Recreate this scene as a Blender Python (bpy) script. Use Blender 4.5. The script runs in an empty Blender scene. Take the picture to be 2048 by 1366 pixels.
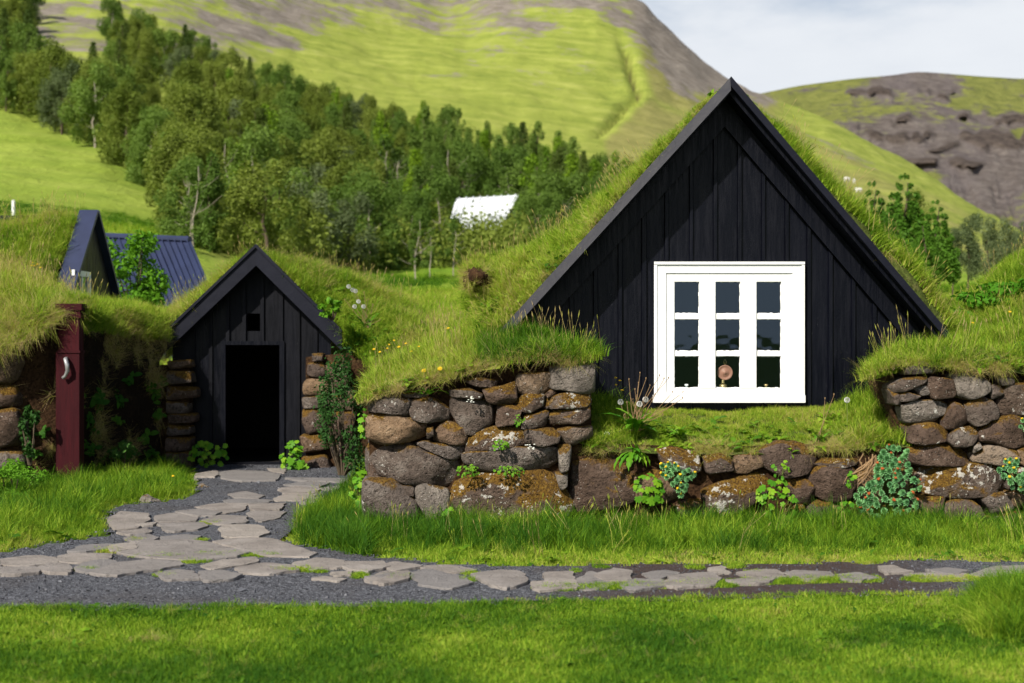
import bpy, math, random
import numpy as np
from mathutils import Vector, Matrix

# ------------------------------------------------------------------ camera, sky, sun, exposure
scene = bpy.context.scene
F = 2844.4            # focal length in photograph pixels (50 mm on 36 mm, 2048 px wide)
EYE = 1.6
cam_d = bpy.data.cameras.new('camera')
cam_d.lens = 50.0; cam_d.sensor_width = 36.0
cam_d.clip_start = 0.1; cam_d.clip_end = 6000.0
cam_d.dof.use_dof = True; cam_d.dof.focus_distance = 12.3; cam_d.dof.aperture_fstop = 2.0
cam = bpy.data.objects.new('camera', cam_d)
scene.collection.objects.link(cam)
cam.location = (0, 0, EYE); cam.rotation_euler = (math.radians(90), 0, 0)
scene.camera = cam

SUN_EL, SUN_AZ = math.radians(40), math.radians(213)      # azimuth clockwise from +Y
world = bpy.data.worlds.new('World'); scene.world = world; world.use_nodes = True
wn, wl = world.node_tree.nodes, world.node_tree.links
wn.clear()
w_out = wn.new('ShaderNodeOutputWorld'); w_bg = wn.new('ShaderNodeBackground')
sky = wn.new('ShaderNodeTexSky'); sky.sky_type = 'NISHITA'; sky.sun_disc = False
sky.sun_elevation = SUN_EL; sky.sun_rotation = SUN_AZ
w_bg.inputs['Strength'].default_value = 0.07
tc = wn.new('ShaderNodeTexCoord'); sep = wn.new('ShaderNodeSeparateXYZ')
wl.new(tc.outputs['Generated'], sep.inputs[0])
mp = wn.new('ShaderNodeMapping'); mp.inputs['Scale'].default_value = (2.2, 2.2, 6.5)
wl.new(tc.outputs['Generated'], mp.inputs[0])
cn = wn.new('ShaderNodeTexNoise'); cn.inputs['Scale'].default_value = 1.7; cn.inputs['Detail'].default_value = 7
cn.inputs['Roughness'].default_value = 0.55
wl.new(mp.outputs[0], cn.inputs['Vector'])
# clouds: thick towards the horizon everywhere, broken up overhead
hz = wn.new('ShaderNodeMapRange'); hz.inputs[1].default_value = 0.10; hz.inputs[2].default_value = 0.45
hz.inputs[3].default_value = 0.50; hz.inputs[4].default_value = -0.18
wl.new(sep.outputs['Z'], hz.inputs[0])
addn = wn.new('ShaderNodeMath'); addn.operation = 'ADD'
wl.new(cn.outputs['Fac'], addn.inputs[0]); wl.new(hz.outputs[0], addn.inputs[1])
cm = wn.new('ShaderNodeMapRange'); cm.interpolation_type = 'SMOOTHSTEP'
cm.inputs[1].default_value = 0.45; cm.inputs[2].default_value = 0.80; cm.inputs[3].default_value = 0.0; cm.inputs[4].default_value = 0.97
wl.new(addn.outputs[0], cm.inputs[0])
cc = wn.new('ShaderNodeValToRGB')
cc.color_ramp.elements[0].position = 0.35; cc.color_ramp.elements[0].color = (7.8, 8.2, 8.8, 1)
cc.color_ramp.elements[1].position = 0.66; cc.color_ramp.elements[1].color = (9.0, 9.3, 9.7, 1)
wl.new(cn.outputs['Fac'], cc.inputs[0])
mx = wn.new('ShaderNodeMixRGB'); wl.new(cm.outputs[0], mx.inputs[0])
wl.new(sky.outputs[0], mx.inputs[1]); wl.new(cc.outputs[0], mx.inputs[2])
wl.new(mx.outputs[0], w_bg.inputs[0]); wl.new(w_bg.outputs[0], w_out.inputs[0])

sun_d = bpy.data.lights.new('sun', 'SUN'); sun_d.energy = 5.0; sun_d.angle = math.radians(0.9)
sun_d.color = (1.0, 0.94, 0.83)
sun = bpy.data.objects.new('sun', sun_d); scene.collection.objects.link(sun)
sv = Vector((math.sin(SUN_AZ)*math.cos(SUN_EL), math.cos(SUN_AZ)*math.cos(SUN_EL), math.sin(SUN_EL)))
sun.rotation_euler = sv.to_track_quat('Z', 'Y').to_euler()
sun.location = (-20, -14, 25)

vs = scene.view_settings
vs.view_transform = 'Standard'; vs.look = 'None'; vs.gamma = 1.0; vs.use_curve_mapping = False
vs.exposure = 0.5
scene.render.engine = 'CYCLES'
scene.cycles.use_denoising = True
scene.cycles.max_bounces = 4; scene.cycles.diffuse_bounces = 2; scene.cycles.glossy_bounces = 2
scene.cycles.use_adaptive_sampling = True; scene.cycles.adaptive_threshold = 0.025
scene.cycles.transmission_bounces = 4; scene.cycles.transparent_max_bounces = 8
scene.cycles.caustics_reflective = False; scene.cycles.caustics_refractive = False

# ------------------------------------------------------------------ helpers
rng = np.random.default_rng(7)
R = random.Random(11)
COL = scene.collection

def P(px, py, D):
    """photograph pixel + distance along the view -> point"""
    return np.array(((px-1024)/F*D, D, EYE-(py-683)/F*D))
def G(px, py, z=0.0):
    """photograph pixel on the level plane z"""
    return P(px, py, (EYE-z)*F/(py-683))

def _h(ix, iy, iz, s):
    h = (ix*374761393 + iy*668265263 + iz*2147483647 + s*974711) & 0xFFFFFFFF
    h = ((h ^ (h >> 13))*1274126177) & 0xFFFFFFFF
    h = ((h ^ (h >> 16))*2246822519) & 0xFFFFFFFF
    return ((h ^ (h >> 15)) & 0xFFFFFF)/float(0xFFFFFF)
def noise(x, y, z=0.0, seed=0):
    x, y, z = np.broadcast_arrays(np.asarray(x, float), np.asarray(y, float), np.asarray(z, float))
    ix, iy, iz = np.floor(x).astype(np.int64), np.floor(y).astype(np.int64), np.floor(z).astype(np.int64)
    fx, fy, fz = x-ix, y-iy, z-iz
    fx, fy, fz = fx*fx*(3-2*fx), fy*fy*(3-2*fy), fz*fz*(3-2*fz)
    r = 0
    for dx in (0, 1):
        for dy in (0, 1):
            for dz in (0, 1):
                w = (fx if dx else 1-fx)*(fy if dy else 1-fy)*(fz if dz else 1-fz)
                r = r + w*_h(ix+dx, iy+dy, iz+dz, seed)
    return r
def fbm(x, y, z=0.0, o=4, seed=0):
    a, s, t, f = 0.5, 0, 0, 1.0
    for k in range(o):
        s = s + a*noise(np.asarray(x)*f, np.asarray(y)*f, np.asarray(z)*f, seed+k*17); t += a; a *= 0.5; f *= 2.03
    return s/t
def ss(a, b, x):
    t = np.clip((np.asarray(x, float)-a)/(b-a), 0, 1); return t*t*(3-2*t)

def mesh(name, v, f, mat=None, smooth=False):
    me = bpy.data.meshes.new(name)
    v = np.asarray(v, dtype=np.float32).reshape(-1, 3)
    if isinstance(f, np.ndarray):
        k = f.shape[1]
        me.vertices.add(len(v)); me.vertices.foreach_set('co', v.ravel())
        me.loops.add(f.size); me.loops.foreach_set('vertex_index', f.astype(np.int32).ravel())
        me.polygons.add(len(f)); me.polygons.foreach_set('loop_start', np.arange(0, f.size, k, dtype=np.int32))
        me.polygons.foreach_set('loop_total', np.full(len(f), k, dtype=np.int32))
        me.update(calc_edges=True)
    else:
        me.from_pydata(v.tolist(), [], f); me.update()
    if mat is not None: me.materials.append(mat)
    if smooth: me.polygons.foreach_set('use_smooth', np.ones(len(me.polygons), dtype=bool)); me.update()
    return me
def link(name, me, parent=None, loc=None):
    o = bpy.data.objects.new(name, me); COL.objects.link(o)
    if parent is not None: o.parent = parent
    if loc is not None: o.location = loc
    return o
def obj(name, v, f, mat, parent=None, smooth=False):
    return link(name, mesh(name, v, f, mat, smooth), parent)
def tag(o, label=None, cat=None, group=None, kind=None):
    if label: o['label'] = label
    if cat: o['category'] = cat
    if group: o['group'] = group
    if kind: o['kind'] = kind
    return o
def thing(name, loc, label, cat, group=None, rz=0.0):
    o = bpy.data.objects.new(name, None); COL.objects.link(o)
    o.location = tuple(float(c) for c in loc); o.rotation_euler = (0, 0, rz); o.empty_display_size = 0.1
    return tag(o, label, cat, group)

class MB:
    """collects polygons"""
    def __init__(s): s.v, s.f = [], []
    def add(s, v, f):
        n = len(s.v); s.v += [tuple(map(float, q)) for q in v]; s.f += [tuple(int(i)+n for i in q) for q in f]; return s
    def box(s, lo, hi):
        x0, y0, z0 = lo; x1, y1, z1 = hi
        return s.add([(x0,y0,z0),(x1,y0,z0),(x1,y1,z0),(x0,y1,z0),(x0,y0,z1),(x1,y0,z1),(x1,y1,z1),(x0,y1,z1)],
              [(0,3,2,1),(4,5,6,7),(0,1,5,4),(1,2,6,5),(2,3,7,6),(3,0,4,7)])
    def hexa(s, p):
        return s.add(p, [(0,3,2,1),(4,5,6,7),(0,1,5,4),(1,2,6,5),(2,3,7,6),(3,0,4,7)])
    def tube(s, pts, rad, n=6, cap=True):
        pts = [np.asarray(p, float) for p in pts]; k = len(pts)
        rad = rad if hasattr(rad, '__len__') else [rad]*k
        base = len(s.v); ref = np.array((0.31, 0.22, 0.92))
        for i, p in enumerate(pts):
            t = pts[min(i+1, k-1)]-pts[max(i-1, 0)]; t = t/(np.linalg.norm(t)+1e-9)
            a = np.cross(t, ref if abs(t@ref) < 0.95 else (1, 0, 0)); a /= np.linalg.norm(a)+1e-9; b = np.cross(t, a)
            for j in range(n):
                th = 2*math.pi*j/n
                s.v.append(tuple(p+rad[i]*(math.cos(th)*a+math.sin(th)*b)))
        for i in range(k-1):
            for j in range(n):
                j2 = (j+1) % n
                s.f.append((base+i*n+j, base+i*n+j2, base+(i+1)*n+j2, base+(i+1)*n+j))
        if cap:
            s.f.append(tuple(base+j for j in range(n))[::-1]); s.f.append(tuple(base+(k-1)*n+j for j in range(n)))
        return s
    def lathe(s, prof, c=(0,0,0), n=16, axis='Z'):
        base = len(s.v)
        for r, h in prof:
            for j in range(n):
                th = 2*math.pi*j/n
                if axis == 'Z': q = (c[0]+r*math.cos(th), c[1]+r*math.sin(th), c[2]+h)
                else: q = (c[0]+r*math.cos(th), c[1]+h, c[2]+r*math.sin(th))
                s.v.append(q)
        m = len(prof)
        for i in range(m-1):
            for j in range(n):
                j2 = (j+1) % n; s.f.append((base+i*n+j, base+i*n+j2, base+(i+1)*n+j2, base+(i+1)*n+j))
        return s
    def build(s, name, mat, parent=None, smooth=False):
        return obj(name, s.v, s.f, mat, parent, smooth)
    def mesh(s, name, mat, smooth=False): return mesh(name, s.v, s.f, mat, smooth)

# ------------------------------------------------------------------ materials
class NT:
    def __init__(s, name):
        s.m = bpy.data.materials.new(name); s.m.use_nodes = True
        s.n, s.l = s.m.node_tree.nodes, s.m.node_tree.links; s.n.clear()
        s.out = s.n.new('ShaderNodeOutputMaterial')
    def node(s, t, **kw):
        n = s.n.new(t)
        for k, v in kw.items(): setattr(n, k, v)
        return n
    def L(s, a, b): s.l.new(a, b)
    def set(s, sock, v):
        if hasattr(v, 'is_linked') or hasattr(v, 'links'): s.L(v, sock)
        else: sock.default_value = v
    def noise(s, scale, detail=4, rough=0.55, vec=None, dist=0.0, out='Fac'):
        n = s.node('ShaderNodeTexNoise'); n.inputs['Scale'].default_value = scale; n.inputs['Detail'].default_value = detail
        n.inputs['Roughness'].default_value = rough; n.inputs['Distortion'].default_value = dist
        s.L(vec if vec is not None else s.coord(), n.inputs['Vector']); return n.outputs[out]
    def vor(s, scale, feature='F1', out='Distance', vec=None):
        n = s.node('ShaderNodeTexVoronoi', feature=feature); n.inputs['Scale'].default_value = scale
        s.L(vec if vec is not None else s.coord(), n.inputs['Vector']); return n.outputs[out]
    def coord(s):
        if not hasattr(s, '_c'):
            g = s.node('ShaderNodeNewGeometry'); s._c = g.outputs['Position']; s._g = g
        return s._c
    def mapped(s, sc, rot=(0,0,0)):
        m = s.node('ShaderNodeMapping'); m.inputs['Scale'].default_value = sc; m.inputs['Rotation'].default_value = rot
        s.L(s.coord(), m.inputs['Vector']); return m.outputs[0]
    def ramp(s, fac, stops, interp='LINEAR'):
        r = s.node('ShaderNodeValToRGB'); r.color_ramp.interpolation = interp
        e = r.color_ramp.elements
        while len(e) < len(stops): e.new(0.5)
        for i, (p, c) in enumerate(stops):
            e[i].position = p; e[i].color = (*c, 1) if len(c) == 3 else c
        s.L(fac, r.inputs[0]); return r.outputs[0]
    def mr(s, v, a, b, c=0.0, d=1.0):
        m = s.node('ShaderNodeMapRange', interpolation_type='SMOOTHSTEP')
        for i, q in enumerate((a, b, c, d)): m.inputs[i+1].default_value = q
        s.L(v, m.inputs[0]); return m.outputs[0]
    def math(s, op, a, b=0.0):
        m = s.node('ShaderNodeMath', operation=op); s.set(m.inputs[0], a); s.set(m.inputs[1], b); return m.outputs[0]
    def mix(s, fac, a, b, mode='MIX'):
        m = s.node('ShaderNodeMixRGB', blend_type=mode); s.set(m.inputs[0], fac)
        for i, q in ((1, a), (2, b)):
            if isinstance(q, tuple): m.inputs[i].default_value = (*q, 1) if len(q) == 3 else q
            else: s.L(q, m.inputs[i])
        return m.outputs[0]
    def attr(s, name, inst=False, out='Fac'):
        a = s.node('ShaderNodeAttribute', attribute_name=name)
        if inst: a.attribute_type = 'INSTANCER'
        return a.outputs[out]
    def rnd(s): return s.node('ShaderNodeObjectInfo').outputs['Random']
    def bump(s, h, strength=0.5, dist=0.02, nrm=None):
        b = s.node('ShaderNodeBump'); b.inputs['Strength'].default_value = strength; b.inputs['Distance'].default_value = dist
        s.L(h, b.inputs['Height'])
        if nrm is not None: s.L(nrm, b.inputs['Normal'])
        return b.outputs[0]
    def pbr(s, col, rough=0.8, nrm=None, spec=0.3, metal=0.0):
        p = s.node('ShaderNodeBsdfPrincipled')
        if isinstance(col, tuple): p.inputs['Base Color'].default_value = (*col, 1)
        else: s.L(col, p.inputs['Base Color'])
        s.set(p.inputs['Roughness'], rough); s.set(p.inputs['Specular IOR Level'], spec); p.inputs['Metallic'].default_value = metal
        if nrm is not None: s.L(nrm, p.inputs['Normal'])
        s.L(p.outputs[0], s.out.inputs[0]); return s.m

def leafy(name, stops, inst=True, trans=0.35, rough=0.6, hue_noise=0.0, spec=0.12):
    t = NT(name)
    fac = t.attr('tint', inst=True) if inst else t.rnd()
    if inst: fac = t.math('ADD', fac, t.math('MULTIPLY', t.math('SUBTRACT', t.attr('bv'), 0.5), 0.42))
    if hue_noise: fac = t.math('ADD', fac, t.math('MULTIPLY', t.math('SUBTRACT', t.noise(hue_noise, 3), 0.5), 0.5))
    col = t.ramp(fac, stops)
    p = t.node('ShaderNodeBsdfPrincipled'); t.L(col, p.inputs['Base Color']); p.inputs['Roughness'].default_value = rough
    p.inputs['Specular IOR Level'].default_value = spec
    tr = t.node('ShaderNodeBsdfTranslucent'); t.L(t.mix(1.0, col, (1.0, 1.05, 0.55), 'MULTIPLY'), tr.inputs[0])
    m = t.node('ShaderNodeMixShader'); m.inputs[0].default_value = trans
    t.L(p.outputs[0], m.inputs[1]); t.L(tr.outputs[0], m.inputs[2]); t.L(m.outputs[0], t.out.inputs[0])
    return t.m

M = {}
# grass tint: 0 deep green, .5 fresh green, .75 lime, 1 straw
M['grass'] = leafy('grass_blades', [(0.0, (0.030, 0.105, 0.008)), (0.3, (0.066, 0.165, 0.010)), (0.55, (0.20, 0.34, 0.018)),
                                    (0.75, (0.40, 0.50, 0.055)), (0.88, (0.42, 0.36, 0.10)), (1.0, (0.45, 0.34, 0.17))], trans=0.38)
M['leaf_plant'] = leafy('plant_leaf', [(0, (0.055, 0.19, 0.012)), (0.5, (0.11, 0.28, 0.015)), (1, (0.20, 0.36, 0.02))], inst=False, trans=0.3, rough=0.45)
M['leaf_dark'] = leafy('shrub_leaf', [(0, (0.022, 0.07, 0.014)), (1, (0.06, 0.14, 0.025))], inst=False, trans=0.25, hue_noise=9.0)
M['leaf_bright'] = leafy('bush_leaf', [(0, (0.06, 0.19, 0.01)), (1, (0.16, 0.33, 0.02))], inst=False, trans=0.3, hue_noise=9.0)
M['rosette'] = leafy('rosette_leaf', [(0, (0.15, 0.36, 0.15)), (1, (0.23, 0.47, 0.19))], inst=False, trans=0.15, rough=0.5)
for nm, a, b in (('olive', (0.115, 0.16, 0.022), (0.21, 0.26, 0.046)), ('spruce', (0.055, 0.095, 0.018), (0.115, 0.16, 0.03)),
                 ('lime', (0.10, 0.20, 0.010), (0.18, 0.29, 0.018)), ('birch', (0.09, 0.16, 0.026), (0.165, 0.25, 0.046)),
                 ('grey', (0.09, 0.125, 0.05), (0.16, 0.20, 0.09)), ('pine', (0.045, 0.13, 0.012), (0.095, 0.21, 0.02))):
    M['tree_'+nm] = leafy('foliage_'+nm, [(0, a), (1, b)], inst=False, trans=0.35, hue_noise=0.9)

def soil_mat(name, a, b, c, sc=1.0, bump=0.6):
    t = NT(name)
    n1 = t.noise(7*sc, 6, 0.65); n2 = t.noise(38*sc, 4, 0.6)
    col = t.mix(t.mr(n2, 0.4, 0.7), t.ramp(n1, [(0.3, a), (0.55, b), (0.72, c)]), tuple(q*0.6 for q in a))
    return t.pbr(col, 0.95, t.bump(t.math('ADD', n1, t.math('MULTIPLY', n2, 0.5)), bump, 0.05), 0.1)
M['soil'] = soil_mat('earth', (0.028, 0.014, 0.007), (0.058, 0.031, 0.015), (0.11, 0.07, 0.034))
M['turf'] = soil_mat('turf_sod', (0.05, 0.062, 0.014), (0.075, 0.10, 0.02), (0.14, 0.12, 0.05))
M['turf_shaded'] = soil_mat('shaded_turf_wall_earth', (0.010, 0.007, 0.004), (0.02, 0.012, 0.007), (0.04, 0.027, 0.013))  # dark peat; the alley wall's shade is put into this colour

def stone_mat(name, base, hi, moss=0.4, lich=0.4):
    t = NT(name)
    rn = t.rnd()
    off = t.node('ShaderNodeVectorMath', operation='ADD'); t.L(t.coord(), off.inputs[0])
    cx = t.node('ShaderNodeCombineXYZ'); 
    for i in range(3): t.L(t.math('MULTIPLY', rn, 7.0+5*i), cx.inputs[i])
    t.L(cx.outputs[0], off.inputs[1]); v = off.outputs[0]
    n1 = t.noise(5, 6, 0.65, v); n2 = t.noise(30, 5, 0.7, v); n3 = t.noise(90, 3, 0.6, v)
    col = t.ramp(n1, [(0.3, tuple(q*0.62 for q in base)), (0.5, base), (0.7, hi)])
    warm = t.mix(t.mr(rn, 0.75, 1.0, 0, 0.7), col, t.mix(0.5, col, (0.36, 0.235, 0.13)))
    warm = t.mix(t.mr(rn, 0.0, 0.3, 0.45, 0.0), warm, t.mix(0.5, col, (0.19, 0.17, 0.16)))
    col = t.mix(t.mr(n2, 0.50, 0.64, 0, 0.8), warm, tuple(q*0.33 for q in base))
    # moss on shoulders, lichen spots
    sepn = t.node('ShaderNodeSeparateXYZ'); t.L(t._g.outputs['Normal'], sepn.inputs[0])
    mo = t.math('ADD', t.math('MULTIPLY', t.mr(sepn.outputs['Z'], -0.2, 0.8), 0.42), t.noise(3.2, 5, 0.6, v))
    mcol = t.ramp(t.noise(55, 3, 0.6, v), [(0.35, (0.055, 0.028, 0.006)), (0.55, (0.16, 0.085, 0.012)), (0.75, (0.24, 0.16, 0.02))])
    mf = t.mr(mo, 0.86-0.3*moss, 0.96-0.3*moss, 0, 0.92)
    col = t.mix(mf, col, mcol)
    ls = t.math('ADD', t.noise(16, 4, 0.7, v), t.math('MULTIPLY', t.noise(2.6, 2, 0.5, v), 0.45))
    lf = t.mr(ls, 0.97-0.16*lich, 1.0-0.16*lich, 0, 0.85)
    col = t.mix(lf, col, (0.52, 0.50, 0.45))
    sp = t.mr(t.vor(42, vec=v), 0.10, 0.17, 0.7, 0.0)
    col = t.mix(t.math('MULTIPLY', sp, t.mr(t.noise(4, 2, 0.5, v), 0.44, 0.58)), col, (0.55, 0.53, 0.48))
    pits = t.mr(t.vor(24, vec=v), 0.0, 0.3, 0.0, 1.0)
    h = t.math('ADD', t.math('ADD', t.math('MULTIPLY', n1, 1.2), t.math('MULTIPLY', n2, 0.8)), t.math('ADD', t.math('MULTIPLY', n3, 0.35), t.math('MULTIPLY', pits, 0.35)))
    return t.pbr(col, 0.9, t.bump(h, 1.0, 0.045), 0.15)
M['stone'] = stone_mat('basalt_stone', (0.115, 0.088, 0.072), (0.21, 0.178, 0.152), 0.2, 0.45)
M['stone_mossy'] = stone_mat('mossy_stone', (0.105, 0.073, 0.055), (0.19, 0.145, 0.115), 0.9, 0.9)
M['stone_brown'] = stone_mat('brown_stone', (0.098, 0.065, 0.048), (0.175, 0.123, 0.095), 0.45, 0.3)
M['stone_tan'] = stone_mat('tan_stone', (0.23, 0.15, 0.09), (0.34, 0.24, 0.15), 0.05, 0.0)
M['stone_pale'] = stone_mat('pale_stone', (0.20, 0.17, 0.145), (0.30, 0.26, 0.22), 0.05, 0.35)

def flag_mat():
    t = NT('flagstone'); rn = t.rnd()
    n1 = t.noise(3.5, 6, 0.6); n2 = t.noise(28, 5, 0.7)
    col = t.ramp(n1, [(0.3, (0.17, 0.148, 0.132)), (0.55, (0.245, 0.217, 0.196)), (0.75, (0.30, 0.272, 0.25))])
    col = t.mix(t.mr(rn, 0.35, 1.0, 0, 0.75), col, (0.165, 0.158, 0.158)); col = t.mix(t.mr(rn, 0.0, 0.3, 0.5, 0.0), col, (0.31, 0.275, 0.24))
    col = t.mix(t.mr(n2, 0.58, 0.72, 0, 0.6), col, (0.075, 0.065, 0.055))
    cr = t.mr(t.vor(3.1, 'DISTANCE_TO_EDGE', vec=t.noise(2.0, 3, out='Color')), 0.0, 0.012, 0.6, 0.0)
    col = t.mix(cr, col, (0.05, 0.045, 0.04))
    lay = t.noise(11, 5, 0.6, t.mapped((1, 2.2, 1)))
    return t.pbr(col, 0.88, t.bump(t.math('ADD', t.math('ADD', n1, t.math('MULTIPLY', lay, 0.8)), t.math('MULTIPLY', n2, 0.6)), 0.9, 0.02), 0.2)
M['flag'] = flag_mat()
def gravel_mat():
    t = NT('gravel'); v1 = t.vor(95, out='Color'); d = t.vor(95)
    n = t.noise(1.3, 4)
    sv_ = t.node('ShaderNodeSeparateXYZ'); t.L(v1, sv_.inputs[0])
    col = t.ramp(sv_.outputs[0], [(0.0, (0.022, 0.0225, 0.027)), (0.6, (0.07, 0.072, 0.084)), (1.0, (0.20, 0.205, 0.225))])
    geo = t.node('ShaderNodeSeparateXYZ'); t.L(t.coord(), geo.inputs[0])
    brown = t.mr(t.math('ADD', geo.outputs['X'], t.math('MULTIPLY', t.noise(1.1, 3), 1.6)), 0.9, 1.6)
    brown = t.math('MULTIPLY', brown, t.mr(geo.outputs['X'], 3.4, 2.3))
    col = t.mix(t.math('MULTIPLY', brown, 0.8), col, (0.045, 0.024, 0.017))
    col = t.mix(t.mr(n, 0.5, 0.68, 0, 0.4), col, (0.06, 0.052, 0.05))
    return t.pbr(col, 0.9, t.bump(d, 0.8, 0.01), 0.25)
M['gravel'] = gravel_mat()
def pebble_mat():
    t = NT('pebble')
    col = t.ramp(t.attr('tint', inst=True), [(0, (0.025, 0.0255, 0.03)), (0.7, (0.085, 0.088, 0.102)), (1, (0.24, 0.245, 0.265))])
    return t.pbr(col, 0.85, None, 0.25)
M['pebble'] = pebble_mat()

def wood_mat(name, base, hi, rough=0.5, vert=True, spec=0.4):
    t = NT(name)
    mpv = t.mapped((14, 14, 1.3) if vert else (3, 3, 3)); rn = t.rnd()
    g = t.noise(2.2, 6, 0.65, mpv, 0.6); k = t.noise(1.6, 3); sc = t.noise(24, 6, 0.75)
    col = t.mix(t.mr(g, 0.4, 0.7), base, hi)
    col = t.mix(t.math('MULTIPLY', rn, 0.4), col, tuple(q*1.5 for q in hi))
    spk = t.math('MULTIPLY', t.mr(sc, 0.64, 0.72), t.mr(k, 0.5, 0.66))
    col = t.mix(t.math('MULTIPLY', spk, 0.5 if vert else 0.12), col, (0.16, 0.16, 0.175))
    r = t.mr(g, 0.3, 0.7, rough-0.1, rough+0.18) if vert else t.mr(g, 0.3, 0.7, rough-0.02, rough+0.04)
    return t.pbr(col, r, t.bump(t.math('ADD', g, t.math('MULTIPLY', sc, 0.6)), 0.55, 0.006), spec)
M['tar'] = wood_mat('black_tarred_wood', (0.0010, 0.0013, 0.0034), (0.0026, 0.0031, 0.0066), 0.36, True, 0.17)
M['tar2'] = wood_mat('black_painted_board', (0.0042, 0.0048, 0.0105), (0.0065, 0.0072, 0.0145), 0.5, False, 0.2)
M['tarweather'] = wood_mat('weathered_black_wood', (0.0016, 0.0018, 0.0034), (0.0045, 0.0049, 0.008), 0.5, True, 0.14)
M['red'] = wood_mat('shaded_dark_red_paint', (0.026, 0.0025, 0.0045), (0.042, 0.0045, 0.007), 0.6, True, 0.12)  # dark red, lowered further so the colour carries the post's shade
def white_mat():
    t = NT('white_paint'); n = t.noise(9, 5); s = t.noise(40, 5, 0.7)
    col = t.mix(t.mr(n, 0.45, 0.75, 0, 0.5), (0.80, 0.80, 0.79), (0.70, 0.70, 0.69))
    col = t.mix(t.math('MULTIPLY', t.mr(s, 0.66, 0.74), t.mr(t.noise(3.3, 2), 0.52, 0.66)), col, (0.33, 0.30, 0.25))
    return t.pbr(col, 0.45, t.bump(t.math('ADD', n, t.math('MULTIPLY', s, 0.6)), 0.35, 0.004), 0.4)
M['white'] = white_mat()
def glass_mat():
    t = NT('window_glass'); fr = t.node('ShaderNodeFresnel'); fr.inputs[0].default_value = 1.52
    gl = t.node('ShaderNodeBsdfGlossy'); gl.inputs['Roughness'].default_value = 0.02; gl.inputs[0].default_value = (0.58, 0.78, 1.0, 1)
    tr = t.node('ShaderNodeBsdfTransparent'); tr.inputs[0].default_value = (0.86, 0.9, 0.9, 1)
    b = t.bump(t.noise(2.5, 2), 0.12, 0.02); t.L(b, gl.inputs['Normal'])
    m = t.node('ShaderNodeMixShader'); t.coord(); t.L(t.math('MULTIPLY', fr.outputs[0], t.math('MULTIPLY', 1.7, t.math('SUBTRACT', 1.0, t._g.outputs['Backfacing']))), m.inputs[0]); t.L(tr.outputs[0], m.inputs[1]); t.L(gl.outputs[0], m.inputs[2])
    t.L(m.outputs[0], t.out.inputs[0]); return t.m
M['glass'] = glass_mat()
def plain(name, c, rough=0.6, spec=0.3, metal=0.0, nz=None):
    t = NT(name)
    n = t.noise(nz or 20, 4)
    return t.pbr(t.mix(t.mr(n, 0.35, 0.7), tuple(q*0.8 for q in c), c), rough, t.bump(n, 0.2, 0.004), spec, metal)
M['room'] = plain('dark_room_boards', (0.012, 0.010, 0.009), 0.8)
M['copper'] = plain('copper', (0.55, 0.24, 0.17), 0.5, 0.4, 0.0)
M['brass'] = plain('brass', (0.55, 0.40, 0.18), 0.4, 0.5, 0.7)
M['metal'] = plain('grey_metal', (0.42, 0.42, 0.43), 0.4, 0.5, 0.5)
M['blueroof'] = plain('blue_painted_metal', (0.022, 0.030, 0.075), 0.45, 0.45, 0.0, 3)
M['whiteroof'] = plain('white_painted_metal', (0.72, 0.75, 0.77), 0.5, 0.4, 0.0, 1.2)
M['yellow'] = plain('yellow_petal', (0.75, 0.50, 0.012), 0.6)
M['orange'] = plain('orange_bud', (0.42, 0.10, 0.025), 0.6)
M['fluff'] = plain('seed_fluff', (0.82, 0.82, 0.79), 0.9)
M['stem'] = plain('green_stem', (0.16, 0.20, 0.05), 0.6)
M['stemdry'] = plain('dry_stem', (0.27, 0.17, 0.085), 0.8)
M['bark'] = plain('bark', (0.10, 0.075, 0.05), 0.9, 0.2, 0, 8)
M['barkpale'] = plain('pale_bark', (0.34, 0.30, 0.23), 0.85, 0.2, 0, 6)
M['wool'] = plain('wool', (0.72, 0.70, 0.66), 0.95)
M['whitepetal'] = plain('white_petal', (0.72, 0.73, 0.66), 0.7)
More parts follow.
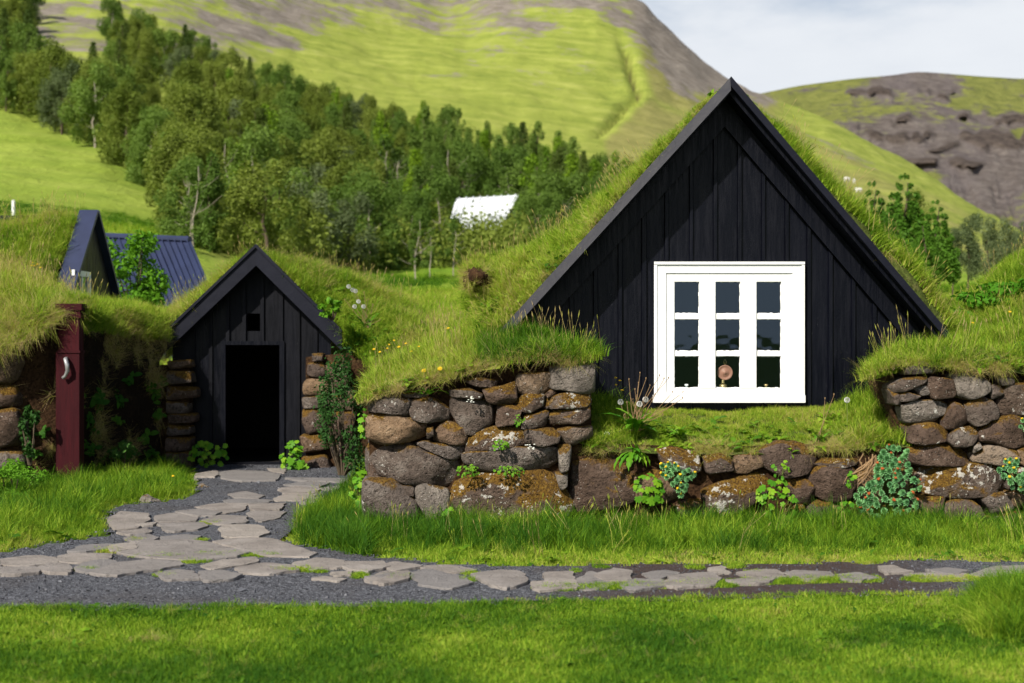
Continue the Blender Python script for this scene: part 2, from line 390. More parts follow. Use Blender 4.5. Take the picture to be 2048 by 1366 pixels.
# ------------------------------------------------------------------ terrain behind the houses
TD = [24, 32, 45, 60, 85, 110, 140, 170, 210, 300, 420]
TT = {-700: [873, 575, 440, 390, 310, 230, 150, 80, 10, -120, -260],
      0:    [873, 580, 450, 400, 318, 245, 160, 90, 20, -120, -260],
      200:  [873, 590, 465, 420, 340, 268, 175, 100, 40, -100, -220],
      350:  [873, 605, 495, 450, 385, 320, 225, 150, 90, -60, -170],
      600:  [873, 650, 565, 530, 465, 400, 315, 250, 190, 50, -90],
      750:  [873, 668, 592, 546, 495, 425, 345, 285, 225, 100, -50],
      870:  [873, 672, 600, 548, 500, 435, 365, 305, 245, 120, 2],
      930:  [873, 672, 600, 548, 500, 440, 375, 315, 255, 128, 2],
      1000: [873, 672, 600, 548, 502, 450, 388, 330, 270, 135, -30],
      1100: [873, 665, 600, 548, 508, 460, 405, 350, 292, 150, -40],
      1200: [873, 665, 600, 550, 512, 470, 420, 372, 315, 165, -30],
      1280: [873, 665, 600, 552, 515, 475, 428, 382, 328, 180, 0],
      1330: [873, 665, 600, 553, 517, 478, 432, 388, 335, 205, 55],
      1400: [873, 665, 600, 555, 520, 482, 440, 398, 348, 235, 110],
      1460: [873, 665, 600, 556, 522, 486, 446, 406, 358, 262, 160],
      1520: [873, 665, 600, 558, 525, 490, 452, 414, 368, 280, 183],
      1588: [873, 665, 600, 560, 528, 495, 458, 424, 382, 300, 211],
      1669: [873, 665, 600, 562, 530, 500, 466, 436, 398, 324, 241],
      1737: [873, 665, 600, 564, 532, 505, 474, 446, 412, 346, 282],
      1767: [873, 665, 600, 565, 533, 507, 477, 450, 418, 356, 299],
      1871: [873, 665, 600, 568, 538, 515, 490, 468, 442, 396, 359],
      1939: [873, 665, 600, 570, 542, 521, 500, 482, 462, 430, 406],
      2048: [873, 665, 602, 575, 550, 532, 515, 504, 494, 480, 470],
      2300: [873, 668, 615, 596, 580, 575, 575, 580, 585, 592, 600],
      2800: [873, 675, 640, 630, 625, 625, 630, 640, 650, 655, 660]}
T_PX = np.array(sorted(TT)); LD = np.linspace(math.log(24), math.log(420), 150)
_rows = np.array([np.interp(LD, np.log(TD), TT[p]) for p in T_PX])
GPX = np.arange(-700, 2801, 7.0)
TAB = np.array([np.interp(GPX, T_PX, _rows[:, j]) for j in range(len(LD))])       # [D, px]
for _ in range(2):
    t_ = TAB.copy(); t_[2:-2] = (TAB[:-4]+TAB[1:-3]+TAB[2:-2]+TAB[3:-1]+TAB[4:])/5; TAB = t_
_k = TAB.copy(); _k[:, 2:-2] = (TAB[:, :-4]+TAB[:, 1:-3]+TAB[:, 2:-2]+TAB[:, 3:-1]+TAB[:, 4:])/5; TAB = _k
def terr_py(px, D):
    a = np.clip((np.asarray(px, float)-GPX[0])/7.0, 0, len(GPX)-1.001); b = np.clip((np.log(D)-LD[0])/(LD[1]-LD[0]), 0, len(LD)-1.001)
    i, j = a.astype(int), b.astype(int); u, w = a-i, b-j
    return TAB[j, i]*(1-u)*(1-w)+TAB[j, i+1]*u*(1-w)+TAB[j+1, i]*(1-u)*w+TAB[j+1, i+1]*u*w
def grid_faces(nr, nc):
    i = np.arange((nr-1)*nc).reshape(nr-1, nc)[:, :-1].ravel()
    return np.stack([i, i+1, i+nc+1, i+nc], 1)
def set_attr(me, name, val):
    a = me.attributes.new(name, 'FLOAT', 'POINT'); a.data.foreach_set('value', np.asarray(val, dtype=np.float32).ravel())

def hill_mat():
    t = NT('hill_grass'); rk = t.attr('rock'); dry = t.attr('dry'); lush = t.attr('lush')
    n1 = t.noise(0.045, 7, 0.6); n2 = t.noise(0.3, 6, 0.65); st = t.noise(1.0, 5, 0.6, t.mapped((0.05, 0.09, 0.55)))
    n3 = t.noise(1.4, 5, 0.7)
    g = t.ramp(t.math('ADD', t.math('MULTIPLY', st, 0.6), t.math('MULTIPLY', n2, 0.4)),
               [(0.33, (0.15, 0.195, 0.034)), (0.5, (0.24, 0.28, 0.052)), (0.66, (0.32, 0.345, 0.082))])
    g = t.mix(t.mr(t.math('ADD', dry, t.math('MULTIPLY', t.math('SUBTRACT', n1, 0.5), 1.2)), 0.3, 0.8, 0, 0.8), g,
              t.ramp(n2, [(0.35, (0.17, 0.155, 0.055)), (0.65, (0.25, 0.225, 0.085))]))
    g = t.mix(t.math('MULTIPLY', lush, 0.8), g, t.ramp(n2, [(0.35, (0.085, 0.20, 0.008)), (0.65, (0.17, 0.29, 0.012))]))
    r = t.ramp(n2, [(0.3, (0.115, 0.098, 0.08)), (0.52, (0.19, 0.165, 0.14)), (0.72, (0.27, 0.24, 0.20))])
    nn = t.math('ADD', t.math('MULTIPLY', t.math('SUBTRACT', n1, 0.5), 1.5), t.math('MULTIPLY', t.math('SUBTRACT', n2, 0.5), 0.9))
    col = t.mix(t.mr(t.math('ADD', rk, nn), 0.45, 0.68), g, r)
    col = t.mix(t.math('MULTIPLY', t.attr('scar'), 0.9), col, (0.045, 0.036, 0.018))
    h = t.math('ADD', t.math('MULTIPLY', st, 1.4), t.math('ADD', t.math('MULTIPLY', n2, 0.6), t.math('MULTIPLY', n3, 0.35)))
    return t.pbr(col, 0.95, t.bump(h, 0.75, 0.9), 0.05)
M['hill'] = hill_mat()
def pl(x, pts):
    p = np.array(pts, float); return np.interp(x, p[:, 0], p[:, 1])

LOWER = [(-700, 225), (0, 235), (60, 240), (130, 275), (200, 310), (300, 380), (350, 430), (370, 500), (440, 545), (560, 560), (760, 548), (930, 540), (1130, 545), (1260, 545)]
UPPER = [(-700, -300), (0, -200), (130, -60), (230, -10), (330, 30), (450, 100), (560, 130), (700, 190), (900, 222), (1050, 262), (1200, 312), (1270, 345)]
PXg, LDg = np.meshgrid(GPX, LD); Dg = np.exp(LDg); pyg = terr_py(PXg, Dg)
Xg = (PXg-1024)/F*Dg; Zg = EYE-(pyg-683)/F*Dg
amp = np.clip((Dg-26)/60, 0, 1)
Zg = Zg + amp*(fbm(Xg/9, Dg/9, o=4, seed=3)-0.5)*(0.35+Dg/130) + amp*(fbm(Xg/3.2, Dg/1.6, o=3, seed=5)-0.5)*0.35*np.clip(Dg/60, 0.3, 2.5)
# the gully on the right of the green slope
gx = pl(pyg, [(60, 1235), (100, 1250), (150, 1265), (190, 1278), (215, 1250), (250, 1215), (280, 1180)])
gul = np.exp(-((PXg-gx)/9)**2)*ss(40, 110, pyg)*ss(285, 235, pyg)
Zg = Zg - gul*2.4
rock = np.zeros_like(Zg)
rg = pl(PXg, [(-700, 300), (250, 210), (400, 130), (520, 95), (640, 90), (760, 60), (860, 70), (960, 75), (1060, 90), (1180, 40), (1240, 90), (1330, 175), (1420, 260), (1500, 300), (1560, 215), (1700, 150), (2800, 150)])
rock = np.maximum(rock, 0.62*ss(rg+70, rg-60, pyg)*ss(110, 170, Dg))
rock = np.maximum(rock, 1.0*ss(1225, 1300, PXg-0.55*(pyg-40))*ss(140, 190, Dg)*ss(1640, 1500, PXg)*ss(260, 150, pyg))
rock = np.maximum(rock, 0.66*np.exp(-(((PXg-905)/75)**2+((pyg-147)/13)**2)))
rock = np.maximum(rock, 0.6*np.exp(-(((PXg-560)/70)**2+((pyg-85)/32)**2)))
rock = np.maximum(rock, 0.5*np.exp(-((pyg-(0.44*(PXg-1560)+250))/15)**2)*ss(1560, 1610, PXg)*ss(1830, 1740, PXg))
rock = np.maximum(rock, 0.36*ss(0.5, 0.62, fbm(Xg/26, Dg/60, 0, 4, 83))*ss(150, 200, Dg)*ss(260, 120, pyg))
rock *= ss(90, 140, Dg)
dry = 0.75*ss(gx+5, gx+45, PXg)*ss(1640, 1520, PXg)*ss(140, 180, Dg) + 0.55*ss(1560, 1600, PXg)*ss(0, 40, pyg-(0.47*(PXg-1520)+200))
dry = np.maximum(dry, 0.45*ss(120, 30, pyg)*ss(140, 200, Dg)*ss(300, 500, PXg)*ss(1100, 900, PXg))
dry = np.maximum(dry, 0.5*ss(52, 30, Dg)*ss(600, 700, PXg))
lush = 0.8*ss(120, 70, Dg)*ss(40, 55, Dg)*ss(520, 700, PXg)+0.4*ss(135, 100, Dg)*ss(450, 380, PXg)
lush = np.maximum(lush, 0.45*np.exp(-((pyg-pl(PXg, LOWER))/14)**2)*ss(130, 100, Dg))
# back of the ridge falls away
back = [(520, 140.0), (900, 420.0)]
Xb, Yb, Zb = [Xg], [Dg], [Zg]
for Db, dp in back:
    zb = EYE-(TAB[-1]+dp-683)/F*Db
    Xb.append(((GPX-1024)/F*Db)[None]); Yb.append(np.full((1, len(GPX)), Db)); Zb.append(np.minimum(zb, Zg[-1]-8)[None])
V = np.stack([np.concatenate(Xb).ravel(), np.concatenate(Yb).ravel(), np.concatenate(Zb).ravel()], 1)
hill = mesh('hillside', V, grid_faces(len(LD)+len(back), len(GPX)), M['hill'], True)
scar = np.exp(-((PXg-gx)/5.0)**2)*ss(70, 120, pyg)*ss(285, 235, pyg)*ss(0.35, 0.6, fbm(PXg/20, pyg/20, 0, 3, 71))
for nm, a in (('rock', rock), ('dry', dry), ('lush', lush), ('scar', scar)):
    set_attr(hill, nm, np.concatenate([a, np.repeat(a[-1:], len(back), 0)]))
tag(link('hillside', hill), kind='structure')

# ------------------------------------------------------------------ rocky mountain on the right
def mountain():
    nc, nr = 420, 230
    px = np.linspace(1300, 2700, nc); t = np.linspace(0, 1, nr)
    PX, T = np.meshgrid(px, t)
    ridge = pl(px, [(1300, 250), (1420, 215), (1520, 187), (1600, 171), (1700, 158), (1790, 150), (1830, 143), (1880, 146), (1950, 152), (2048, 158), (2300, 130), (2700, 110)])
    ridge = np.convolve(np.pad(ridge, 6, 'edge'), np.ones(13)/13, 'valid')
    foot = 560.0
    py = foot+(ridge[None]-foot)*T
    D = 430+330*T**1.15
    # crags: the rock steps forward in broken bands, scree aprons between them
    wob = (fbm(PX/90, T*3, o=4, seed=21)-0.5)*0.30
    def band(c, w, lo, hi, s):
        m = ss(0.42, 0.62, fbm(PX/45+s, T*9, o=3, seed=40+s))*ss(lo-30, lo+30, PX)*ss(hi+60, hi-20, PX)
        return m*np.exp(-((T-c-wob*0.55)/w)**2)
    crag = (band(0.90, 0.028, 1690, 2700, 1)+band(0.72, 0.05, 1700, 2700, 2)+band(0.57, 0.03, 1640, 1960, 3)*1.2
            + band(0.80, 0.025, 1780, 2700, 4)+band(0.64, 0.022, 1850, 2700, 7)*0.8)
    crag = np.clip(crag, 0, 1.3)
    fine = fbm(PX/14, T*60, o=5, seed=9)-0.5
    big = fbm(PX/70, T*6, o=4, seed=12)-0.5
    D = D - crag*17*(0.7+1.0*fine) + big*30*(1-T*0.75) + fine*9*(0.3+crag)*(1-ss(0.94, 1.0, T))
    gul = np.abs(fbm(PX/60+T*1.6, T*1.2, o=4, seed=33)-0.5)
    D = D + np.exp(-(gul/0.05)**2)*5*ss(0.62, 0.4, T)
    X = (PX-1024)/F*D; Z = EYE-(py-683)/F*D
    Xb, Yb, Zb = X[-1:]*1.3, D[-1:]*1.3, Z[-1:]-35
    V = np.stack([np.concatenate([X, Xb]).ravel(), np.concatenate([D, Yb]).ravel(), np.concatenate([Z, Zb]).ravel()], 1)
    me = mesh('mountain', V, grid_faces(nr+1, nc), M_mountain(), True)
    green = 0.42*ss(0.70, 0.86, T) + 0.28*ss(0.50, 0.66, T)
    green = np.maximum(green, 0.75*np.exp(-((T-0.50)/0.035)**2)*ss(1730, 1790, PX)*ss(1930, 1850, PX))
    green = np.maximum(green, 0.8*ss(1995, 2040, PX)*ss(0.62, 0.72, T))
    green = np.maximum(green, 0.55*ss(0.12, 0.02, np.abs(T-0.18-(PX-1940)/520))*ss(1930, 1960, PX))
    green = green*(1-0.9*np.clip(crag, 0, 1)) - 0.6*np.exp(-(((PX-1845)/85)**2+((T-0.965)/0.06)**2))
    green[-40:] = np.maximum(green[-40:], 0.35*ss(1640, 1600, PX[-40:]))
    set_attr(me, 'green', np.concatenate([green, green[-1:]]))
    set_attr(me, 'crag', np.concatenate([crag, crag[-1:]]))
    tag(link('mountain', me), kind='structure')
def M_mountain():
    t = NT('mountain_rock'); gr = t.attr('green'); cr = t.attr('crag')
    n1 = t.noise(0.03, 7, 0.62); n2 = t.noise(0.16, 7, 0.68); st = t.noise(1.0, 5, 0.6, t.mapped((0.05, 0.02, 0.012)))
    r = t.ramp(n2, [(0.3, (0.072, 0.059, 0.051)), (0.5, (0.125, 0.106, 0.096)), (0.7, (0.185, 0.16, 0.145))])
    r = t.mix(t.mr(st, 0.4, 0.65, 0, 0.5), r, (0.105, 0.09, 0.095))
    r = t.mix(t.mr(cr, 0.25, 0.8, 0, 0.75), r, t.ramp(n2, [(0.38, (0.03, 0.022, 0.018)), (0.65, (0.10, 0.078, 0.062))]))
    g = t.ramp(n2, [(0.35, (0.11, 0.128, 0.03)), (0.62, (0.185, 0.20, 0.045))])
    nn = t.math('ADD', t.math('MULTIPLY', t.math('SUBTRACT', n1, 0.5), 1.7), t.math('MULTIPLY', t.math('SUBTRACT', n2, 0.5), 1.1))
    col = t.mix(t.mr(t.math('ADD', gr, nn), 0.42, 0.7, 0, 0.9), r, g)
    return t.pbr(col, 0.95, t.bump(t.math('ADD', n2, t.math('MULTIPLY', t.noise(0.6, 5), 0.4)), 0.8, 3.5), 0.05)
mountain()

# ------------------------------------------------------------------ the ground, the gravel path
def ground_mat():
    t = NT('ground_turf'); n = t.noise(2.2, 6, 0.6); n2 = t.noise(30, 5, 0.7)
    col = t.ramp(t.math('ADD', t.math('MULTIPLY', n, 0.6), t.math('MULTIPLY', n2, 0.4)), [(0.35, (0.030, 0.055, 0.008)), (0.55, (0.055, 0.095, 0.012)), (0.7, (0.085, 0.10, 0.022))])
    return t.pbr(col, 0.95, t.bump(n2, 0.7, 0.02), 0.1)
M['ground'] = ground_mat()
def sheet(xs, ys, zf):
    X, Y = np.meshgrid(xs, ys); Z = zf(X, Y)
    return np.stack([X.ravel(), Y.ravel(), Z.ravel()], 1), grid_faces(len(ys), len(xs))
xs = np.concatenate([[-3000, -900, -300, -100, -40, -20], np.linspace(-12, 12, 97), [20, 40, 100, 300, 900, 3000]])
ys = np.concatenate([[-3000, -900, -300, -100, -40, -15, -5], np.linspace(0, 24.5, 99)])
def gz(X, Y):
    near = (np.abs(X) < 13) & (Y > 0)
    return np.where(near, (fbm(X/1.3, Y/1.3, o=3, seed=2)-0.5)*0.03-0.012, -0.012)
v, f = sheet(xs, ys, gz)
tag(obj('ground', v, f, M['ground'], smooth=True), kind='structure')

LAWN = [(-600, 1226), (0, 1222), (300, 1222), (640, 1220), (760, 1217), (900, 1212), (1100, 1207), (1300, 1207), (1500, 1200), (1700, 1196), (1850, 1196), (2700, 1190)]
FLAGTOP = [(480, 1080), (560, 1090), (640, 1100), (760, 1118), (900, 1132), (1050, 1140), (1150, 1137), (1300, 1132), (1500, 1136), (1700, 1130), (1800, 1124), (1950, 1128), (2700, 1128)]
ALLEYR = [(930, 735), (960, 722), (990, 690), (1020, 640), (1045, 600), (1070, 570), (1085, 565)]      # py -> px
ALLEYL = [(900, 372), (930, 385), (960, 393), (985, 388), (1000, 370), (1008, 300), (1014, 225), (1040, 205), (1062, 215), (1075, 200), (1090, 90), (1105, 30), (1112, -100), (1125, -700)]
def gravel_path():
    pts = []
    for px in range(-600, 2701, 60):
        a = G(px, pl(px, LAWN)+3, 0)[:2]
        if px >= 560: b = G(px, pl(px, FLAGTOP)-2, 0)[:2]
        else: b = None
        pts.append((px, a, b))
    # strip along the lawn, then the widening towards the alley
    xs = np.linspace(-9.5, 9.5, 160); ys = np.linspace(8.2, 18.6, 110)
    X, Y = np.meshgrid(xs, ys); px = 1024+X/Y*F; py = 683+EYE/Y*F
    m = (py < pl(px, LAWN)+4) & (((px >= 560) & (py > pl(px, FLAGTOP)-3)) | ((px < 600) & (px > pl(py, ALLEYL)-6) & ((py > 1085) | (px < pl(py, ALLEYR)+6))) | ((py < 1090) & (px > pl(py, ALLEYL)-6) & (px < pl(py, ALLEYR)+6)))
    Z = 0.018+(fbm(X/0.6, Y/0.6, o=3, seed=8)-0.5)*0.012
    nc = len(xs); idx = np.arange(X.size).reshape(X.shape)
    q = m[:-1, :-1] & m[1:, :-1] & m[:-1, 1:] & m[1:, 1:]
    a = idx[:-1, :-1][q]; f = np.stack([a, a+1, a+nc+1, a+nc], 1)
    tag(obj('gravel_path', np.stack([X.ravel(), Y.ravel(), Z.ravel()], 1), f, M['gravel'], smooth=True), kind='structure')
    return X[m], Y[m]
GRX, GRY = gravel_path()

# ------------------------------------------------------------------ outlined stones
def resample(poly, n):
    p = np.asarray(poly, float); q = np.vstack([p, p[:1]]); d = np.r_[0, np.cumsum(np.linalg.norm(np.diff(q, axis=0), axis=1))]
    t = np.linspace(0, d[-1], n, endpoint=False); return np.stack([np.interp(t, d, q[:, 0]), np.interp(t, d, q[:, 1])], 1)
def rounded(poly, n, it=1, rt=0.09):
    p = np.asarray(poly, float)
    for _ in range(it):
        q = np.roll(p, -1, 0); p = np.stack([p*(1-rt)+q*rt, p*rt+q*(1-rt)], 1).reshape(-1, 2)
    return resample(p, n)
def stone_mesh(poly_px, D, conv, mat, seed, bulge=0.038, deep=0.28, n=36, shrink=1.0):
    """a rough stone whose face outline is the traced polygon, at distance D; conv maps outline to pixels"""
    p = rounded([conv(*q) for q in poly_px], n)
    w = np.array([P(a, b, D) for a, b in p]); X, Z = w[:, 0], w[:, 2]
    cx, cz = X.mean(), Z.mean(); size = min(np.ptp(X), np.ptp(Z))
    bulge = min(bulge, 0.22*size+0.012)
    rings = [(1.0, deep), (1.005, 0.08), (1.0, 0.03), (0.99, -0.15*bulge), (0.965, -0.55*bulge), (0.925, -0.82*bulge), (0.80, -0.93*bulge), (0.62, -0.98*bulge), (0.42, -1.0*bulge), (0.2, -1.03*bulge)]
    V = []
    for s, dy in rings:
        x = cx+(X-cx)*s*shrink; z = cz+(Z-cz)*s*shrink; V.append(np.stack([x, np.full(n, D+dy), z], 1))
    V = np.concatenate(V+[np.array([[cx, D-1.08*bulge, cz]])])
    nz = fbm(V[:, 0]*7, V[:, 1]*7, V[:, 2]*7, o=4, seed=seed)-0.5; nz2 = fbm(V[:, 0]*3+9, V[:, 1]*3, V[:, 2]*3, o=2, seed=seed+5)-0.5
    c = np.array([cx, D+0.05, cz]); dirv = V-c; dirv /= np.linalg.norm(dirv, axis=1)[:, None]+1e-9
    V = V+dirv*(nz*0.06+nz2*0.035)[:, None]*min(1.0, size/0.25)
    nz3 = fbm(V[:, 0]*16, V[:, 1]*16, V[:, 2]*16, o=3, seed=seed+9)-0.5; V[:, 1] -= nz3*0.03*(V[:, 1] < D+0.02)
    rp = np.random.default_rng(seed)
    for _ in range(9):                                  # split faces
        nrm_ = np.array((rp.normal()*0.55, -1.0, rp.normal()*0.55)); nrm_ /= np.linalg.norm(nrm_)
        d_ = (V-c)@nrm_; lim = np.quantile(d_, rp.uniform(0.80, 0.97)); V = V-nrm_*np.clip(d_-lim, 0, None)[:, None]*0.85
    # a facet or two: tilt the face
    r = random.Random(seed); V[:, 1] += ((V[:, 0]-cx)*r.uniform(-0.12, 0.12)+(V[:, 2]-cz)*r.uniform(-0.02, 0.22))*(V[:, 1] < D+0.05)
    f = []
    for k in range(len(rings)-1):
        for j in range(n):
            j2 = (j+1) % n; f.append((k*n+j, k*n+j2, (k+1)*n+j2, (k+1)*n+j))
    L_ = (len(rings)-1)*n
    for j in range(n): f.append((L_+j, L_+(j+1) % n, len(V)-1))
    return mesh('stone', V, f, mat, True)
def crop(s, ox, oy): return lambda a, b: (ox+a/s, oy+b/s)
MATS = {'s': 'stone', 'm': 'stone_mossy', 'b': 'stone_brown', 't': 'stone_tan', 'p': 'stone_pale'}
def stones(parent, lst, D, cv, seed, grow=1.0, **kw):
    for i, (k, poly) in enumerate(lst):
        poly = np.asarray(poly, float)
        if grow != 1.0: c = poly.mean(0); poly = c+(poly-c)*grow
        dd = D+R.uniform(-0.03, 0.03)
        link('stone', stone_mesh(poly, dd, cv, M[MATS[k]], seed+i*3, **kw), parent)

LEFT = [('s', [(120,520),(330,515),(355,540),(345,610),(330,622),(108,604)]), ('s', [(365,528),(480,522),(600,600),(590,652),(460,676),(380,652),(360,600)]),
 ('s', [(600,528),(720,520),(825,528),(862,575),(857,662),(740,744),(700,734),(606,622)]), ('b', [(872,570),(890,553),(1012,578),(1008,620),(975,694),(874,684)]),
 ('m', [(985,540),(1040,498),(1110,498),(1152,508),(1142,572),(1060,607),(1000,592),(975,560)]), ('b', [(1158,500),(1190,473),(1228,490),(1175,527)]),
 ('m', [(1142,570),(1180,518),(1290,493),(1418,498),(1424,562),(1350,582),(1148,582)]), ('m', [(1188,600),(1250,590),(1424,577),(1426,642),(1370,674),(1188,688),(1178,650)]),
 ('s', [(1028,620),(1180,592),(1186,602),(1168,692),(1060,717),(1018,707)]), ('s', [(983,430),(1000,385),(1185,375),(1193,462),(1090,502),(998,492)]),
 ('p', [(1195,335),(1443,305),(1445,482),(1400,492),(1198,468)]), ('t', [(108,625),(180,618),(400,640),(450,690),(448,752),(190,798),(106,757)]),
 ('s', [(453,703),(492,698),(497,747),(458,768)]), ('b', [(500,720),(560,673),(650,688),(697,740),(692,792),(620,802),(508,778)]),
 ('m', [(688,800),(730,750),(850,690),(1012,703),(1043,760),(1032,802),(688,843)]), ('s', [(1040,713),(1200,708),(1248,740),(1238,792),(1120,812),(1043,792)]),
 ('s', [(1240,713),(1300,698),(1428,690),(1438,752),(1330,798),(1258,793)]), ('s', [(388,800),(440,780),(672,810),(674,852),(610,893),(500,852)]),
 ('s', [(92,850),(140,795),(300,795),(480,850),(622,898),(633,1012),(560,1058),(97,988)]), ('s', [(677,860),(770,828),(1212,818),(1230,912),(1160,948),(800,963),(677,912)]),
 ('p', [(1236,813),(1313,803),(1298,952),(1248,968)]), ('s', [(82,1008),(260,1018),(330,1075),(444,1242),(420,1275),(82,1250)]),
 ('s', [(308,1043),(378,1043),(383,1108),(350,1103)]), ('p', [(393,1048),(450,1030),(578,1073),(583,1130),(558,1270),(460,1260),(393,1140)]),
 ('m', [(582,1180),(650,1008),(760,978),(1150,958),(1212,1008),(1313,1152),(1290,1215),(600,1300)]), ('p', [(1218,973),(1293,968),(1293,1052),(1248,1078)]),
 ('b', [(780,468),(900,458),(982,425),(987,522),(950,553),(830,548)]), ('s', [(588,478),(700,465),(783,500),(772,528),(598,518)]),
 ('b', [(665,420),(760,398),(875,420),(855,458),(760,458)]), ('s', [(300,490),(455,475),(445,518),(330,518)])]
RIGHT = [('p', [(538,560),(600,528),(740,526),(778,550),(773,592),(700,643),(568,643)]), ('b', [(753,642),(800,543),(852,560),(888,642),(840,672),(768,683)]),
 ('s', [(883,560),(940,518),(1010,523),(1048,580),(1043,622),(930,658),(893,632)]), ('p', [(803,390),(880,382),(993,440),(998,482),(900,513),(823,508)]),
 ('b', [(663,430),(700,408),(818,420),(820,512),(700,523)]), ('s', [(478,450),(540,413),(663,403),(653,440),(560,478),(498,503)]),
 ('p', [(598,470),(650,448),(693,465),(693,497),(640,503)]), ('s', [(518,500),(560,483),(633,505),(602,528),(528,533)]),
 ('b', [(560,658),(700,648),(783,690),(773,743),(640,763),(575,743)]), ('s', [(783,735),(830,678),(938,658),(948,690),(902,763),(820,773)]),
 ('b', [(943,690),(1050,618),(1185,598),(1185,753),(1100,783),(958,743)]), ('b', [(575,780),(690,753),(830,758),(893,810),(883,863),(640,873),(585,853)]),
 ('p', [(918,810),(970,763),(1133,788),(1138,832),(1060,868),(928,848)]), ('m', [(630,885),(700,868),(1000,858),(1113,918),(1093,1003),(900,1043),(655,1013),(622,940)]),
 ('b', [(725,1130),(800,1058),(880,1043),(953,1090),(995,1163),(900,1210),(735,1190)]), ('s', [(958,1050),(1000,1018),(1080,1028),(1123,1080),(1093,1143),(1010,1133)]),
 ('b', [(670,1040),(773,1033),(742,1103),(685,1130)]), ('t', [(1088,1010),(1185,998),(1185,1093),(1130,1083)]), ('m', [(1038,540),(1090,448),(1185,428),(1185,597),(1058,603)]),
 ('s', [(998,450),(1052,438),(1068,492),(1008,523)]), ('s', [(555,350),(640,323),(748,360),(702,383),(555,393)]), ('t', [(818,345),(870,333),(908,370),(860,383)]),
 ('p', [(913,770),(945,743),(958,775),(913,808)]), ('t', [(1140,790),(1188,778),(1188,873),(1150,853)]), ('s', [(470,470),(520,497),(535,548),(495,550)]),
 ('s', [(1015,390),(1113,383),(1123,443),(1060,453)]), ('s', [(1195,440),(1330,420),(1345,590),(1200,600)]), ('b', [(1195,612),(1345,600),(1340,770),(1195,765)]),
 ('s', [(1197,780),(1345,785),(1340,900),(1197,880)]), ('m', [(1118,880),(1345,910),(1330,1005),(1115,995)]), ('b', [(1190,1010),(1340,1015),(1340,1190),(1190,1150)]),
 ('s', [(560,1040),(660,1030),(680,1110),(650,1190),(560,1180)]), ('b', [(1000,1150),(1170,1110),(1180,1230),(1000,1230)])]
LOW5 = [('m', [(565,580),(640,565),(845,595),(865,722),(760,733),(615,675)]), ('b', [(888,620),(1000,600),(1080,640),(1100,722),(925,742)]),
 ('b', [(1305,580),(1450,525),(1600,535),(1695,640),(1645,745),(1480,765),(1335,690)]), ('m', [(895,880),(1010,818),(1280,755),(1355,820),(1335,902),(1240,962),(1080,1045),(935,1005)]),
 ('b', [(1495,800),(1620,795),(1695,870),(1675,965),(1560,975),(1505,900)]), ('b', [(1645,980),(1725,938),(1795,950),(1805,1055),(1675,1075)]), ('b', [(1475,1000),(1600,978),(1655,1095),(1580,1165),(1475,1125)]),
 ('b', [(18,560),(180,535),(265,610),(370,770),(385,950),(250,990),(0,1020),(-50,960),(-40,640)]), ('b', [(400,760),(540,735),(700,800),(720,900),(560,960),(400,930)]),
 ('b', [(700,960),(880,930),(930,1010),(1000,1060),(820,1100),(690,1060)]), ('b', [(1110,620),(1290,600),(1320,690),(1200,745),(1110,735)])]
LOW6 = [('b', [(45,930),(110,888),(270,882),(295,940),(275,1043),(180,1070),(75,1023)]), ('m', [(75,870),(140,832),(305,838),(315,862),(200,888)]),
 ('t', [(38,1080),(120,1058),(225,1090),(205,1173),(78,1173)]), ('b', [(310,900),(440,880),(560,900),(560,1040),(430,1090),(310,1040)]), ('b', [(320,1080),(500,1085),(560,1180),(330,1180)])]
c4, c5, c6, c2, c3 = crop(2.969, 700, 620), crop(3.594, 1160, 740), crop(2.627, 1600, 600), crop(2.626, 300, 460), crop(2.53, 0, 580)
WALL_D = 12.3
def core(parent, top_px, x0, x1, D, depth, mat, seed, zb=-0.05):
    """earth core behind the stones, its top following top_px"""
    n = 40; V, f = [], []
    pxs = np.linspace(x0, x1, n); tops = pl(pxs, top_px)
    nr = 14
    for j in range(nr+1):
        for i in range(n):
            q = P(pxs[i], tops[i], D); z = zb+(q[2]-zb)*j/nr
            V.append((q[0], D+(fbm(q[0]*4, z*4, 0, 4, seed)-0.5)*0.10, z))
    V = np.array(V); f = [tuple(a) for a in grid_faces(nr+1, n)]
    b = len(V); top = V[-n:].copy(); top[:, 1] = D+depth; bot = V[:n].copy(); bot[:, 1] = D+depth
    V = np.concatenate([V, top, bot]); t0 = nr*n
    for i in range(n-1): f += [(t0+i, t0+i+1, b+i+1, b+i), (b+i, b+i+1, b+n+i+1, b+n+i)]
    f += [tuple([k*n for k in range(nr+1)]+[b, b+n]), tuple([k*n+n-1 for k in range(nr+1)][::-1]+[b+n+n-1, b+n-1])]
    return obj('earth_core', V, f, mat, parent)
lw = thing('stone_wall', P(950, 1055, WALL_D), 'tall dry stone wall with one tan stone, beside the dark alley and left of the white window', 'wall')
lw.location.z = 0
def local(parent):      # children keep world coordinates
    for o in COL.objects:
        if o.parent == parent: o.matrix_parent_inverse = Matrix.Translation(parent.location).inverted() if parent.rotation_euler.z == 0 else (Matrix.Translation(parent.location) @ parent.rotation_euler.to_matrix().to_4x4()).inverted()
stones(lw, LEFT, WALL_D, c4, 100, 1.11)
core(lw, [(738, 790), (830, 775), (960, 745), (1183, 722)], 738, 1183, WALL_D+0.13, 0.9, M['soil'], 4)
